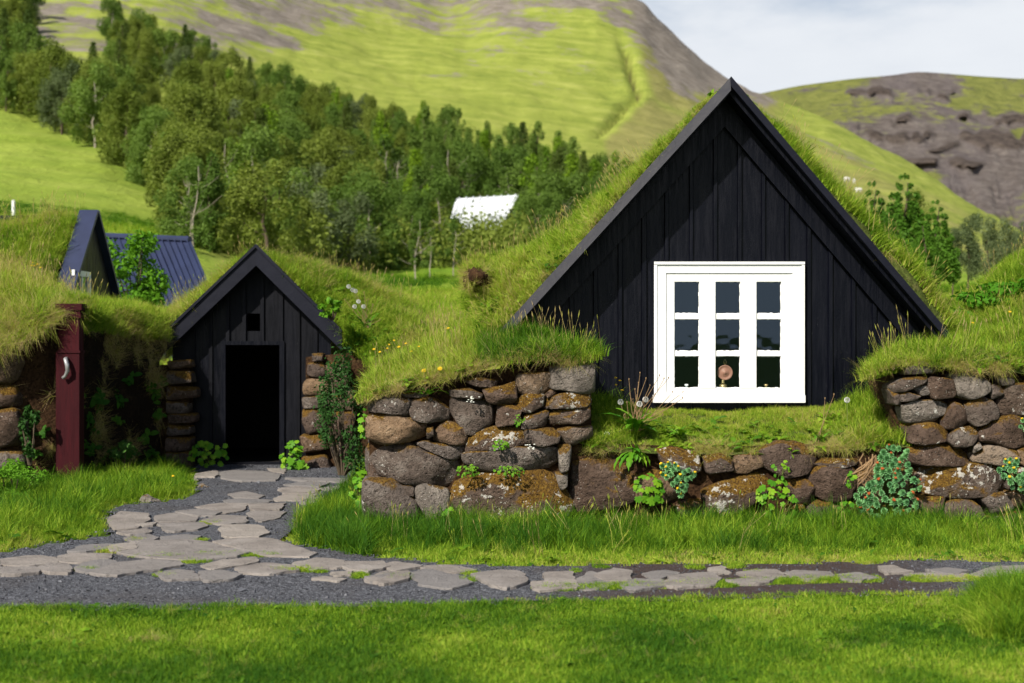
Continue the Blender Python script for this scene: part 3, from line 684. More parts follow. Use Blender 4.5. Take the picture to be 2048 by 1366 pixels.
# the wall's return into the alley
SIDE = []
for row, (z0, z1) in enumerate([(0.0, 0.36), (0.37, 0.62), (0.63, 0.86), (0.87, 1.08)]):
    y = WALL_D+0.12
    while y < 14.6:
        w_ = R.uniform(0.3, 0.6); SIDE.append((y, y+w_, z0, z1)); y += w_+0.015
def side_stone(y0, y1, z0, z1, x, seed, face=-1):
    poly = [(0.04, 0), (0.5, 0.02), (0.97, 0.05), (1, 0.5), (0.95, 0.97), (0.5, 1), (0.05, 0.95), (0, 0.5)]
    me = stone_mesh([(1024+((y0+(y1-y0)*a))*F/10, 683+(EYE-(z0+(z1-z0)*b))*F/10) for a, b in poly], 10, lambda a, b: (a, b), M[R.choice(['stone', 'stone_brown', 'stone_mossy'])], seed, 0.05)
    n = len(me.vertices); co = np.zeros(n*3, np.float32); me.vertices.foreach_get('co', co); co = co.reshape(-1, 3)
    out = np.stack([x+(10-co[:, 1])*face, co[:, 0], co[:, 2]], 1); me.vertices.foreach_set('co', out.ravel().astype(np.float32))
    if face < 0: pass
    me.update(); return me
for i, (y0, y1, z0, z1) in enumerate(SIDE): link('stone', side_stone(y0, y1, z0, z1, -1.22, 700+i), lw)
local(lw)

rw = thing('stone_wall', P(1960, 1055, WALL_D), 'tall dry stone wall right of the white window, green rosette plant growing at its foot', 'wall'); rw.location.z = 0
stones(rw, RIGHT, WALL_D-0.02, c6, 300, 1.11)
core(rw, [(1785, 755), (1830, 735), (2000, 735), (2130, 735)], 1815, 2130, WALL_D+0.12, 0.9, M['soil'], 6)
core(rw, [(1775, 750), (1830, 735)], 1783, 1818, WALL_D+0.2, 0.8, M['soil'], 9)
local(rw)
mw = thing('stone_wall', P(1500, 1055, WALL_D), 'low mossy stone wall overgrown with plants below the white window', 'wall'); mw.location.z = 0
stones(mw, LOW5, WALL_D+0.06, c5, 500, 1.12); stones(mw, LOW6, WALL_D+0.06, c6, 560, 1.12)
core(mw, [(1180, 885), (1400, 895), (1600, 890), (1830, 880)], 1180, 1826, WALL_D+0.13, 0.9, M['soil'], 8)
local(mw)

# ------------------------------------------------------------------ flagstones
FL8 = [[(580,370),(660,330),(800,340),(795,375),(730,415),(620,420)], [(640,440),(780,420),(815,440),(700,455)], [(740,395),(830,388),(820,402),(750,405)],
 [(840,355),(960,335),(1060,365),(1040,382),(850,385)], [(850,395),(1090,390),(1110,410),(1050,425),(910,435)], [(940,330),(1080,318),(1180,330),(1160,350),(1060,352)],
 [(1060,305),(1190,285),(1330,290),(1320,320),(1200,340)], [(1340,290),(1530,285),(1500,315),(1370,320)], [(1090,375),(1200,350),(1330,355),(1320,385),(1190,400)],
 [(1330,340),(1400,325),(1530,335),(1500,365),(1400,385)], [(1190,420),(1230,400),(1400,405),(1450,440),(1380,465),(1200,465)], [(680,470),(770,450),(850,470),(830,485),(710,485)],
 [(870,465),(1000,455),(1070,462),(1050,480),(900,488)], [(1210,270),(1290,262),(1480,268),(1430,280),(1230,286)], [(1240,235),(1330,222),(1420,245),(1380,258),(1270,255)],
 [(1480,260),(1560,235),(1680,235),(1690,252),(1620,270),(1500,272)], [(1620,278),(1700,256),(1800,250),(1780,280),(1650,288)], [(1510,205),(1600,195),(1715,208),(1700,225),(1540,230)],
 [(1725,203),(1900,185),(1900,202),(1780,215)], [(1540,185),(1620,172),(1780,175),(1720,195),(1580,190)], [(1190,120),(1260,105),(1430,112),(1510,132),(1480,160),(1300,165),(1200,150)],
 [(1060,125),(1160,110),(1180,125),(1150,140),(1060,140)], [(1440,98),(1540,98),(1530,125),(1460,110)], [(1530,148),(1880,150),(1890,168),(1620,163)], [(370,540),(450,510),(570,505),(590,528),(460,545)],
 [(595,510),(720,500),(740,525),(610,538)], [(640,545),(780,490),(1000,480),(1130,500),(1325,545),(1260,570),(1000,590),(760,570)], [(1145,495),(1300,475),(1480,475),(1690,550),(1660,570),(1400,560),(1335,540)],
 [(0,590),(150,570),(300,575),(280,608),(120,622),(0,610)], [(310,570),(450,555),(580,560),(575,588),(430,603),(330,595)], [(0,630),(190,630),(200,650),(90,665),(0,660)],
 [(215,640),(250,612),(350,610),(395,635),(370,655),(230,650)], [(415,640),(440,612),(560,592),(625,600),(590,640),(480,655)], [(490,658),(630,604),(800,588),(950,594),(970,620),(760,650),(620,670)],
 [(850,660),(960,640),(1052,655),(1050,690),(900,695)], [(1088,655),(1200,648),(1300,668),(1240,690),(1100,695)], [(1090,620),(1200,592),(1350,577),(1380,603),(1280,623),(1150,640)],
 [(1285,632),(1430,608),(1570,622),(1600,645),(1430,665),(1310,655)], [(1580,610),(1700,582),(1850,592),(1835,628),(1690,640)], [(1870,600),(2048,597),(2100,620),(1960,650),(1862,625)],
 [(1690,690),(1760,680),(1860,690),(1810,705)], [(1790,655),(1900,652),(1890,670),(1810,675)], [(1980,680),(2100,667),(2120,690),(2000,700)],
 [(-240,600),(-20,588),(-15,622),(-200,640)], [(-260,650),(-20,632),(-15,662),(-220,680)], [(-500,620),(-270,605),(-280,680),(-480,690)]]
FLB = [[(255,420),(350,390),(478,387),(460,420),(330,440)], [(490,400),(600,380),(760,410),(800,440),(700,465),(560,450)], [(830,400),(960,382),(1080,387),(1112,430),(990,465),(920,440)],
 [(550,358),(700,352),(830,372),(720,383),(590,378)], [(1140,440),(1360,430),(1372,465),(1200,478),(1145,470)], [(1200,395),(1350,390),(1358,420),(1220,425)], [(1378,432),(1450,392),(1565,445),(1555,465),(1420,478)],
 [(1480,400),(1580,372),(1680,385),(1660,425),(1560,425)], [(1630,455),(1700,427),(1830,432),(1845,455),(1700,475)], [(1740,395),(1860,382),(1930,395),(1810,420)], [(1860,440),(1960,402),(2070,402),(2075,440),(1950,465)], [(345,345),(420,335),(540,352),(400,372)]]
FLC = [[(90,400),(125,362),(330,347),(385,375),(340,400),(180,410)], [(500,345),(560,330),(700,330),(728,360),(600,368)], [(420,383),(560,372),(700,372),(640,390),(480,394)],
 [(745,350),(800,335),(960,340),(1000,360),(850,385)], [(1040,355),(1130,345),(1230,365),(1150,380),(1060,375)], [(1260,310),(1330,305),(1420,330),(1300,340)], [(1395,352),(1520,345),(1700,348),(1730,375),(1500,372)],
 [(1510,325),(1620,318),(1740,330),(1640,343)], [(1760,345),(1900,312),(2048,308),(2060,345),(1900,355)], [(320,320),(400,312),(430,335),(350,343)], [(2080,310),(2300,305),(2310,350),(2090,352)]]
fl_path = thing('flagstone_path', (0, 0, 0), 'worn grey flagstone paving between the gravel and the turf house', 'path')
del fl_path['category']; del fl_path['label']; fl_path['kind'] = 'structure'
def flagstone(poly, cv, seed):
    n = 30; r = random.Random(seed); zt = 0.034+r.uniform(-0.005, 0.007)
    p = np.array([G(*cv(a, b), zt)[:2] for a, b in poly])
    p = rounded(p, n, 1, 0.05); c = p.mean(0); p = c+(p-c)*np.array((1.0+0.045/max(0.3, np.ptp(p[:, 0])), 1.0+0.055/max(0.25, np.ptp(p[:, 1]))))
    ang = np.arctan2(p[:, 1]-c[1], p[:, 0]-c[0])
    p = p+np.stack([fbm(p[:, 0]*9, p[:, 1]*9, 0, 3, seed)-0.5, fbm(p[:, 0]*9, p[:, 1]*9, 5, 3, seed+50)-0.5], 1)*0.07
    tx, ty = r.uniform(-0.006, 0.006), r.uniform(-0.006, 0.006)
    V = []
    for s, dz in ((1.01, -0.05), (1.0, -0.006), (0.993, 0.0), (0.72, 0.001), (0.36, 0.001)):
        q = c+(p-c)*s; z = zt+dz+(q[:, 0]-c[0])*tx+(q[:, 1]-c[1])*ty+(fbm(q[:, 0]*6, q[:, 1]*6, 0, 3, seed)-0.5)*0.007*(s < 1)
        V.append(np.stack([q[:, 0], q[:, 1], z], 1))
    V = np.concatenate(V+[[[c[0], c[1], zt+0.004]]]); f = []
    for k in range(4):
        for j in range(n): f.append((k*n+j, k*n+(j+1) % n, (k+1)*n+(j+1) % n, (k+1)*n+j))
    for j in range(n): f.append((4*n+j, 4*n+(j+1) % n, 5*n))
    link('flagstone', mesh('flagstone', V, f, M['flag'], False), fl_path)
for lst, cv in ((FL8, crop(2.695, 0, 900)), (FLB, crop(2.695, 640, 1000)), (FLC, crop(2.738, 1300, 1020))):
    for i, poly in enumerate(lst):
        if lst is not FL8: q = np.array(poly, float); c = q.mean(0); poly = (c+(q-c)*np.array((1.02, 1.2))).tolist()
        flagstone(poly, cv, 900+i)
# ------------------------------------------------------------------ grass tufts (scattered on points)
BV = []
def tuft(seed, nb, h, rad, w, bend, seg=3, hv=0.35):
    r = np.random.default_rng(seed); V, f = [], []; BV.clear()
    for b in range(nb):
        a = r.uniform(0, 2*math.pi); rr = rad*math.sqrt(r.uniform()); base = np.array((rr*math.cos(a), rr*math.sin(a), -0.01))
        lean = r.uniform(0, 2*math.pi); out = np.array((math.cos(lean), math.sin(lean), 0)); side = np.array((-out[1], out[0], 0))
        tw = r.uniform(-0.7, 0.7); side = side*math.cos(tw)+out*math.sin(tw)
        hh = h*(1-hv+2*hv*r.uniform()); bd = bend*r.uniform(0.35, 1.35); ww = w*r.uniform(0.7, 1.25)
        n0 = len(V); BV.extend([r.uniform()]*(2*seg+1))
        for k in range(seg):
            t = k/seg; c = base+np.array((0, 0, 1))*hh*(t-0.35*bd*t*t)+out*hh*bd*t*t
            wd = ww*(1-0.75*t); V += [c-side*wd/2, c+side*wd/2]
        V.append(base+np.array((0, 0, 1))*hh*(1-0.35*bd)+out*hh*bd)
        for k in range(seg-1): f.append((n0+2*k, n0+2*k+1, n0+2*k+3, n0+2*k+2))
        f.append((n0+2*seg-2, n0+2*seg-1, n0+2*seg))
    return V, f
def stalk(seed, nb, h):
    r = np.random.default_rng(seed); mb = MB()
    for b in range(nb):
        a = r.uniform(0, 6.28); x, y = r.uniform(-0.08, 0.08, 2); hh = h*r.uniform(0.7, 1.2); dx, dy = r.uniform(-0.12, 0.12, 2)
        p = [(x, y, 0), (x+dx*0.3*hh, y+dy*0.3*hh, hh*0.5), (x+dx*hh*1.3, y+dy*hh*1.3, hh)]
        mb.tube(p, [0.0016, 0.0013, 0.001], 3, False)
        q = np.array(p[2]); mb.tube([q-np.array((0, 0, 0.002)), q+np.array((dx*0.03, dy*0.03, 0.02)), q+np.array((dx*0.06, dy*0.06, 0.05))], [0.001, 0.004, 0.0005], 4, False)
    return mb.v, mb.f
def herb(seed, nb, s):
    r = np.random.default_rng(seed); V, f = [], []
    for b in range(nb):
        a = r.uniform(0, 6.28); o = np.array((math.cos(a), math.sin(a), 0)); sd = np.array((-o[1], o[0], 0)); c = np.array((*r.uniform(-0.05, 0.05, 2), r.uniform(0, 0.04)))
        l = s*r.uniform(0.6, 1.2); up = r.uniform(0.2, 0.9); n0 = len(V)
        for t, w in ((0, 0.05), (0.35, 0.26), (0.7, 0.24), (1, 0.02)):
            q = c+o*l*t+np.array((0, 0, l*(up*t-0.6*t*t))); V += [q-sd*l*w, q+sd*l*w]
        for k in range(3): f.append((n0+2*k, n0+2*k+1, n0+2*k+3, n0+2*k+2))
    return V, f
TUFTS = bpy.data.collections.new('tuft_sources'); PEB = bpy.data.collections.new('pebble_sources')
IDX = {}; _ti = 0
def add_src(kind, gen, n):
    global _ti
    IDX[kind] = (_ti, n)
    for k in range(n):
        BV.clear(); v, f = gen(k); me = mesh('tuft', v, f, M['grass']); set_attr(me, 'bv', BV if len(BV) == len(v) else np.repeat(rng.uniform(0.2, 0.8, len(v)//8+1), 8)[:len(v)])
        TUFTS.objects.link(bpy.data.objects.new('t%02d' % _ti, me)); _ti += 1
add_src('lawn', lambda k: tuft(k, 50, 0.036, 0.06, 0.0046, 0.75, 2), 6)
add_src('mid', lambda k: tuft(20+k, 36, 0.10, 0.06, 0.0052, 0.7, 3), 6)
add_src('long', lambda k: tuft(40+k, 30, 0.24, 0.06, 0.0062, 0.6, 4), 6)
add_src('stalk', lambda k: stalk(60+k, 4, 0.30), 3)
add_src('dry', lambda k: tuft(80+k, 34, 0.13, 0.05, 0.0036, 1.5, 4), 4)
add_src('herb', lambda k: herb(90+k, 12, 0.075), 4)
add_src('far', lambda k: tuft(95+k, 60, 0.30, 0.30, 0.02, 0.7, 2), 4)
for k in range(4):
    r_ = np.random.default_rng(200+k); V_ = np.array([(x, y, z) for x in (-1, 1) for y in (-1, 1) for z in (-1, 1)], float)*(0.5+0.3*r_.uniform(-1, 1, (8, 3)))
    PEB.objects.link(bpy.data.objects.new('p%02d' % k, mesh('pebble', V_, [(0,1,3,2),(4,6,7,5),(0,4,5,1),(2,3,7,6),(0,2,6,4),(1,5,7,3)], M['pebble'])))
def make_group(coll):
    g = bpy.data.node_groups.new('scatter_'+coll.name, 'GeometryNodeTree')
    g.interface.new_socket('Geometry', in_out='INPUT', socket_type='NodeSocketGeometry'); g.interface.new_socket('Geometry', in_out='OUTPUT', socket_type='NodeSocketGeometry')
    N, L = g.nodes, g.links
    gi, go = N.new('NodeGroupInput'), N.new('NodeGroupOutput'); ip = N.new('GeometryNodeInstanceOnPoints')
    ci = N.new('GeometryNodeCollectionInfo'); ci.inputs['Collection'].default_value = coll; ci.inputs['Separate Children'].default_value = True; ci.inputs['Reset Children'].default_value = True
    def na(nm, dt):
        n = N.new('GeometryNodeInputNamedAttribute'); n.data_type = dt; n.inputs['Name'].default_value = nm; return n.outputs['Attribute']
    er = N.new('FunctionNodeEulerToRotation'); L.new(na('rot', 'FLOAT_VECTOR'), er.inputs[0])
    L.new(gi.outputs[0], ip.inputs['Points']); L.new(ci.outputs[0], ip.inputs['Instance']); ip.inputs['Pick Instance'].default_value = True
    L.new(na('idx', 'INT'), ip.inputs['Instance Index']); L.new(er.outputs[0], ip.inputs['Rotation']); L.new(na('scl', 'FLOAT_VECTOR'), ip.inputs['Scale'])
    L.new(ip.outputs[0], go.inputs[0]); return g
GRP = {'t': make_group(TUFTS), 'p': make_group(PEB)}
def scatter(name, batches, label, cat, grp='t', parent=None):
    pos = np.concatenate([b['p'] for b in batches]); n = len(pos)
    me = bpy.data.meshes.new(name); me.vertices.add(n); me.vertices.foreach_set('co', pos.astype(np.float32).ravel())
    def at(nm, ty, key, val): a = me.attributes.new(nm, ty, 'POINT'); a.data.foreach_set(key, val)
    at('rot', 'FLOAT_VECTOR', 'vector', np.concatenate([b['r'] for b in batches]).astype(np.float32).ravel())
    at('scl', 'FLOAT_VECTOR', 'vector', np.concatenate([b['s'] for b in batches]).astype(np.float32).ravel())
    at('idx', 'INT', 'value', np.concatenate([b['i'] for b in batches]).astype(np.int32))
    at('tint', 'FLOAT', 'value', np.clip(np.concatenate([b['t'] for b in batches]), 0, 1).astype(np.float32))
    o = link(name, me, parent); m = o.modifiers.new('scatter', 'NODES'); m.node_group = GRP[grp]
    return tag(o, label, cat, kind='stuff')
def batch(p, nrm, kind, scale, tint, up=0.7, jit=0.15, wide=None):
    n = len(p)
    d = np.array((0, 0, 1.0))*up+nrm*(1-up)+rng.normal(0, jit, (n, 3)); d /= np.linalg.norm(d, axis=1)[:, None]
    c = np.arctan2(d[:, 1], d[:, 0]); b = np.arccos(np.clip(d[:, 2], -1, 1))
    i0, k = IDX[kind]; s = np.broadcast_to(scale, (n,))*rng.uniform(0.75, 1.25, n)*(0.62+0.8*fbm(p[:, 0]*4.2, p[:, 1]*4.2, p[:, 2]*4.2, 3, 77))
    w = np.maximum(s, 0.7*np.broadcast_to(scale, (n,))) if wide is None else np.broadcast_to(wide, (n,))
    return dict(p=p, r=np.stack([np.zeros(n), b, c], 1), s=np.stack([w, w, s], 1), i=i0+rng.integers(0, k, n), t=np.broadcast_to(tint, (n,)))
def pxy(p): return 1024+p[:, 0]/p[:, 1]*F, 683-(p[:, 2]-EYE)/p[:, 1]*F

EXCL = (P(957, 553, 13.62), 0.17)
def low(rows, d, first=0.2):
    """earth surface below the grass tips: lower every row but the first by d pixels"""
    return [[(a, b+d*(first if i == 0 else 1), D) for a, b, D in r] for i, r in enumerate(rows)]
class Loft:
    def __init__(s, rows, n=60, sub=8, disp=0.05, dsc=3.0, seed=0, raw=False):
        rr = []
        for row in rows:
            w = np.array(row, float) if raw else np.array([P(*q) for q in row])
            d = np.r_[0, np.cumsum(np.linalg.norm(np.diff(w, axis=0), axis=1))]; t = np.linspace(0, d[-1], n)
            q = np.stack([np.interp(t, d, w[:, k]) for k in range(3)], 1)
            for _ in range(3): q[1:-1] = (q[:-2]+2*q[1:-1]+q[2:])/4
            rr.append(q)
        rr = np.array(rr); m = len(rr); ts = np.linspace(0, m-1, (m-1)*sub+1); g = []
        for t in ts:
            i = min(int(t), m-2); u = t-i; p0, p1, p2, p3 = rr[max(i-1, 0)], rr[i], rr[i+1], rr[min(i+2, m-1)]
            g.append(0.5*((2*p1)+(-p0+p2)*u+(2*p0-5*p1+4*p2-p3)*u*u+(-p0+3*p1-3*p2+p3)*u**3)*0.5+0.5*(p1*(1-u)+p2*u))
        s.g = np.array(g); nr, nc = s.g.shape[:2]
        du = np.gradient(s.g, axis=1); dv = np.gradient(s.g, axis=0); nm = np.cross(du, dv); nm /= np.linalg.norm(nm, axis=2)[..., None]+1e-9
        if (nm*np.array((0, -0.5, 1.0))).sum() < 0: nm = -nm
        a = s.g*dsc; s.g = s.g+nm*((fbm(a[..., 0], a[..., 1], a[..., 2], 4, seed)-0.5)*2*disp)[..., None]; s.nm = nm
        s.nr, s.nc = nr, nc
        e1 = np.linalg.norm(np.diff(s.g, axis=1)[:-1], axis=2); e2 = np.linalg.norm(np.diff(s.g, axis=0)[:, :-1], axis=2); s.area = e1*e2
    def build(s, name, mat, parent=None): return obj(name, s.g.reshape(-1, 3), grid_faces(s.nr, s.nc), mat, parent, True)
    def sample(s, dens, vr=(0, 1), ur=(0, 1)):
        a = s.area.copy(); j0, j1 = int(vr[0]*(s.nr-1)), max(int(math.ceil(vr[1]*(s.nr-1))), 1); i0, i1 = int(ur[0]*(s.nc-1)), max(int(math.ceil(ur[1]*(s.nc-1))), 1)
        mk = np.zeros_like(a); mk[j0:j1, i0:i1] = 1; a = a*mk; tot = a.sum(); n = int(tot*dens)
        k = rng.choice(a.size, n, p=(a/tot).ravel()); j, i = np.unravel_index(k, a.shape); u, v = rng.uniform(size=n)[:, None], rng.uniform(size=n)[:, None]
        def bl(q): return q[j, i]*(1-u)*(1-v)+q[j, i+1]*u*(1-v)+q[j+1, i]*(1-u)*v+q[j+1, i+1]*u*v
        nn = bl(s.nm); nn /= np.linalg.norm(nn, axis=1)[:, None]+1e-9
        q = bl(s.g); e = np.linalg.norm((q-EXCL[0])*np.array((1, 0.55, 1)), axis=1) > EXCL[1]
        return q[e], nn[e], ((i+u[:, 0])/(s.nc-1))[e], ((j+v[:, 0])/(s.nr-1))[e]
def tn(p, lo, hi, sc=1.6, seed=0):
    return lo+(hi-lo)*np.clip((fbm(p[:, 0]*sc, p[:, 1]*sc, p[:, 2]*sc, 4, seed)-0.28)/0.44, 0, 1)+rng.normal(0, 0.05, len(p))
def sub(a, m): return tuple(x[m] for x in a)

# ------------------------------------------------------------------ board helper
def board(x0, x1, y0, y1, zb, ztop):
    """upright board whose top is cut to the roof line ztop(x)"""
    a, b = ztop(x0), ztop(x1)
    return [(x0,y0,zb),(x1,y0,zb),(x1,y1,zb),(x0,y1,zb),(x0,y0,a),(x1,y0,b),(x1,y1,b),(x0,y1,a)]
def plank(name, pts, mat, parent): return MB().hexa(pts).build(name, mat, parent)

# ------------------------------------------------------------------ the black gabled turf house
HW, HF = 13.40, 12.95                   # gable wall, front of the barge boards
house = thing('turf_house', (2.0, HW, 0.8), 'black tarred board gable house with grass roof and one white nine-pane window', 'house')
A, Lf, Rt = P(1462, 153, HF), P(1000, 660, HF), P(1897, 664, HF)
sl, sr = (A[2]-Lf[2])/(A[0]-Lf[0]), (A[2]-Rt[2])/(Rt[0]-A[0])
def roof_z(x, drop=0.0): return A[2]-drop-(sl*(A[0]-x) if x < A[0] else sr*(x-A[0]))
def X_(px, D): return (px-1024)/F*D
def Z_(py, D): return EYE-(py-683)/F*D
bat_px = [1048, 1096, 1143, 1191, 1240, 1288, 1333, 1382, 1430, 1478.5, 1526, 1573, 1617, 1660, 1706, 1748, 1794, 1840, 1880]
wx0, wx1, wz0, wz1 = X_(1322, HW), X_(1596, HW), Z_(800, HW), Z_(535, HW)
zt = lambda x: roof_z(x, 0.14)
edges = [1003]+bat_px+[1895]
for a, b in zip(edges[:-1], edges[1:]):
    x0, x1 = X_(a, HW)+0.002, X_(b, HW)-0.002; y0 = HW+R.uniform(-0.003, 0.003)
    def piece(xa, xb, zb, zf):
        if xb-xa > 0.02: plank('board', board(xa, xb, y0, HW+0.035, zb, zf), M['tar'], house)
    zs = 0.62
    if x1 <= wx0 or x0 >= wx1:
        if zt((x0+x1)/2) > zs: piece(x0, x1, zs, zt)
    else:
        l, r = max(x0, wx0), min(x1, wx1)
        if x0 < wx0: piece(x0, wx0, zs, zt)
        if x1 > wx1: piece(wx1, x1, zs, zt)
        piece(l, r, wz1, zt); piece(l, r, zs, lambda x: wz0)
for p in bat_px:
    x = X_(p, HW); w = 0.024+R.uniform(-0.003, 0.003)
    lo = Z_(525, HW) if 1315 < p < 1602 else 0.62
    if zt(x) > lo:
        q = board(x-w, x+w, HW-0.030, HW-0.004, lo, zt)
        plank('batten', [(a[0]+(0.007 if i in (0, 4) else -0.007 if i in (1, 5) else 0), *a[1:]) for i, a in enumerate(q)], M['tar'], house)
# frieze boards under the eaves, roof deck, barge boards
def slope_board(s, x_far, d0, d1, y0, y1, top_back=0.0, over=0.0):
    """board along one roof slope; s=-1 left, +1 right; d0,d1 drop below roof line"""
    x_near = A[0]
    n0, n1 = roof_z(x_near, d0), roof_z(x_near, d1); f0, f1 = roof_z(x_far, d0), roof_z(x_far, d1)
    q = [(x_near,y0,n1),(x_far,y0,f1),(x_far,y1,f1),(x_near,y1,n1),(x_near,y0+top_back,n0),(x_far,y0+top_back,f0),(x_far,y1,f0),(x_near,y1,n0)]
    return q
for s, xf, wdt, tb in ((-1, Lf[0], 0.125, 0.05), (1, Rt[0], 0.085, -0.012)):
    plank('frieze_board', slope_board(s, xf, 0.15, 0.40, HW-0.075, HW-0.034), M['tar'], house)
    plank('barge_board', slope_board(s, xf, 0.0, wdt, HF, HF+0.09, tb), M['tar2'], house)
    plank('roof_deck', slope_board(s, xf, 0.035, 0.145, HF+0.092, HF+5.2), M['tar'], house)
# interior
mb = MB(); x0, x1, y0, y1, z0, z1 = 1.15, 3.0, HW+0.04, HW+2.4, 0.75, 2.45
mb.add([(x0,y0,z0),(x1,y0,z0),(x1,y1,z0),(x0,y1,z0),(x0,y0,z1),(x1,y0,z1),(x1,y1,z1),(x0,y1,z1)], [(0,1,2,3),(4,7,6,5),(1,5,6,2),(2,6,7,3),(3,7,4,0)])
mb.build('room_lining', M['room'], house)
# window
WD = HW-0.045
wX, wZ = lambda p: X_(p, WD), lambda p: Z_(p, WD)
def wbox(px0, px1, py0, py1, ya, yb): return ((wX(px0), ya, wZ(py1)), (wX(px1), yb, wZ(py0)))
mb = MB()
mb.box(*wbox(1310, 1332, 525, 790, WD, HW-0.002)); mb.box(*wbox(1585, 1607, 525, 790, WD, HW-0.002)); mb.box(*wbox(1332.2, 1584.8, 525, 546, WD, HW-0.002))
mb.box(*wbox(1308, 1609, 523.5, 529, WD-0.018, WD-0.001)); mb.box(*wbox(1308, 1314, 529.2, 790, WD-0.012, WD-0.001)); mb.box(*wbox(1603, 1609, 529.2, 790, WD-0.012, WD-0.001))
win = mb.build('window', M['white'], house)
MB().box(*wbox(1306, 1609, 790.2, 805, WD-0.045, HW-0.002)).build('sill', M['white'], win)
mb = MB()
ya, yb = HW-0.032, HW+0.02
cols, rows_ = [(1349, 1399), (1431, 1481), (1513, 1563)], [(563, 627), (638, 702), (712, 776)]
mb.box(*wbox(1332.2, 1349, 546.2, 790, ya, yb)); mb.box(*wbox(1563, 1584.8, 546.2, 790, ya, yb))
mb.box(*wbox(1349.1, 1562.9, 546.2, 563, ya, yb)); mb.box(*wbox(1349.1, 1562.9, 776, 790, ya, yb))
sash = mb.build('sash', M['white'], win)
for a, b in ((1399, 1431), (1481, 1513)): MB().box(*wbox(a, b, 563.1, 775.9, ya-0.006, yb)).build('mullion', M['white'], win)
for (a, b) in cols:
    for (t, u) in ((627, 638), (702, 712)): MB().box(*wbox(a+0.1, b-0.1, t, u, ya+0.012, yb)).build('glazing_bar', M['white'], win)
    for (t, u) in rows_:
        k = MB(); k.box(*wbox(a-0.6, b+0.6, t-0.6, u+0.6, HW-0.002, HW+0.002)); pn = k.build('pane', M['glass'], win)
        # ragged putty line
        mbp = MB(); n = 9
        def putty(p0, p1, inw):
            p0, p1, inw = map(np.array, (p0, p1, inw))
            for i in range(n):
                q0, q1 = p0+(p1-p0)*i/n, p0+(p1-p0)*(i+1)/n; w0 = R.uniform(0.3, 1.7)
                c = [q0, q1, q1+inw*w0*R.uniform(0.6, 1), q0+inw*w0]
                v = [(wX(x), yy, wZ(z)) for yy in (HW-0.010, HW-0.004) for x, z in c]
                mbp.add(v, [(0,1,2,3),(4,7,6,5),(0,4,5,1),(1,5,6,2),(2,6,7,3),(3,7,4,0)])
        putty((a, t), (b, t), (0, 1.2)); putty((a, u), (b, u), (0, -1.2)); putty((a, t), (a, u), (1, 0)); putty((b, t), (b, u), (-1, 0))
        mbp.build('putty', M['white'], win)
local(house)
for o in win.children: o.matrix_parent_inverse = Matrix.Identity(4)
win.matrix_parent_inverse = Matrix.Translation(house.location).inverted()

# things on the window board inside
LD_ = HW+0.035
lamp = thing('oil_lamp', P(1450, 779, LD_), 'oil lamp with round copper reflector behind the middle lower window pane', 'lamp')
def lp(px, py): return (X_(px, LD_)-lamp.location.x, 0.0, Z_(py, LD_)-lamp.location.z)
c = lp(1450, 745); rr = 15.2/F*LD_
MB().lathe([(0.001, -0.012), (rr*0.16, -0.012), (rr*0.2, -0.004), (rr*0.45, -0.006), (rr*0.5, 0.0), (rr*0.8, -0.002), (rr*0.95, -0.012), (rr, -0.008), (rr, 0.004), (0.001, 0.008)], c, 32, 'Y').build('reflector', M['copper'], lamp, True)
mb = MB(); h = lp(1450, 728); mb.tube([np.array(h)+np.array((0.011*math.sin(t)*(1 if t < 3.14 else 1), 0, 0.018-0.024*math.cos(t)))*1.0 for t in np.linspace(0, 2*math.pi, 13)], 0.0022, 5, False); mb.build('hanging_ring', M['brass'], lamp)
b0 = lp(1446, 762); MB().lathe([(0.004, 0.014), (0.012, 0.010), (0.016, 0.002), (0.012, -0.006), (0.018, -0.012), (0.018, -0.018), (0.004, -0.02)], b0, 16).build('burner', M['brass'], lamp, True)
b1 = lp(1446, 779); MB().lathe([(0.012, 0.058), (0.034, 0.045), (0.038, 0.02), (0.03, 0.002), (0.03, -0.006), (0.0, -0.006)], b1, 18).build('fuel_tank', M['brass'], lamp, True)
for px, lb in ((1532, 'small brass knob on the window board behind the right lower pane'), (1373, 'small pale knob on the window board behind the left lower pane')):
    k = thing('window_knob', P(px, 779, LD_-0.02), lb, 'knob')
    MB().lathe([(0.010, 0.0), (0.008, 0.02), (0.010, 0.03), (0.019, 0.038), (0.021, 0.046), (0.014, 0.052), (0.0, 0.053)], (0, 0, 0), 14).build('knob', M['brass'] if px > 1400 else M['white'], k, True)
    MB().lathe([(0.016, -0.006), (0.016, 0.002), (0.0, 0.003)], (0, 0, 0), 14).build('base_plate', M['brass'], k)

# turf on the roof
left_B = [(972, 676), (1003, 642), (1050, 592), (1110, 522), (1200, 427), (1300, 318), (1400, 209), (1462, 160)]
right_B = [(1533, 228), (1601, 302), (1649, 356), (1722, 424), (1800, 512), (1870, 600), (1925, 680)]
left_B = [(a, b+8) for a, b in left_B]; right_B = [(a, b+14) for a, b in right_B]
left_C = [(960, 625), (934, 585), (932, 552), (950, 520), (990, 500), (1060, 490), (1130, 440), (1200, 392), (1300, 304), (1390, 226), (1433, 181)]
left_C = [(a+8, b+24) for a, b in left_C]
rowA = [(985, 700, HF+0.11), (1003, 664, HF+0.11), (1230, 412, HF+0.11), (1462, 162, HF+0.11), (1680, 418, HF+0.11), (1893, 670, HF+0.11), (1912, 700, HF+0.11)]
rowB = [(a, b, 13.16) for a, b in left_B]+[(a, b, 13.16) for a, b in right_B]
def wr(row, D, dx=0, dz=0, Y=None): return [tuple(P(a, b, D)+np.array((dx, (Y or D)-D, dz))) for a, b in row]
rC = wr(left_C, 13.9)+wr(right_B, 13.16, 0.04, 0.08, 13.9)
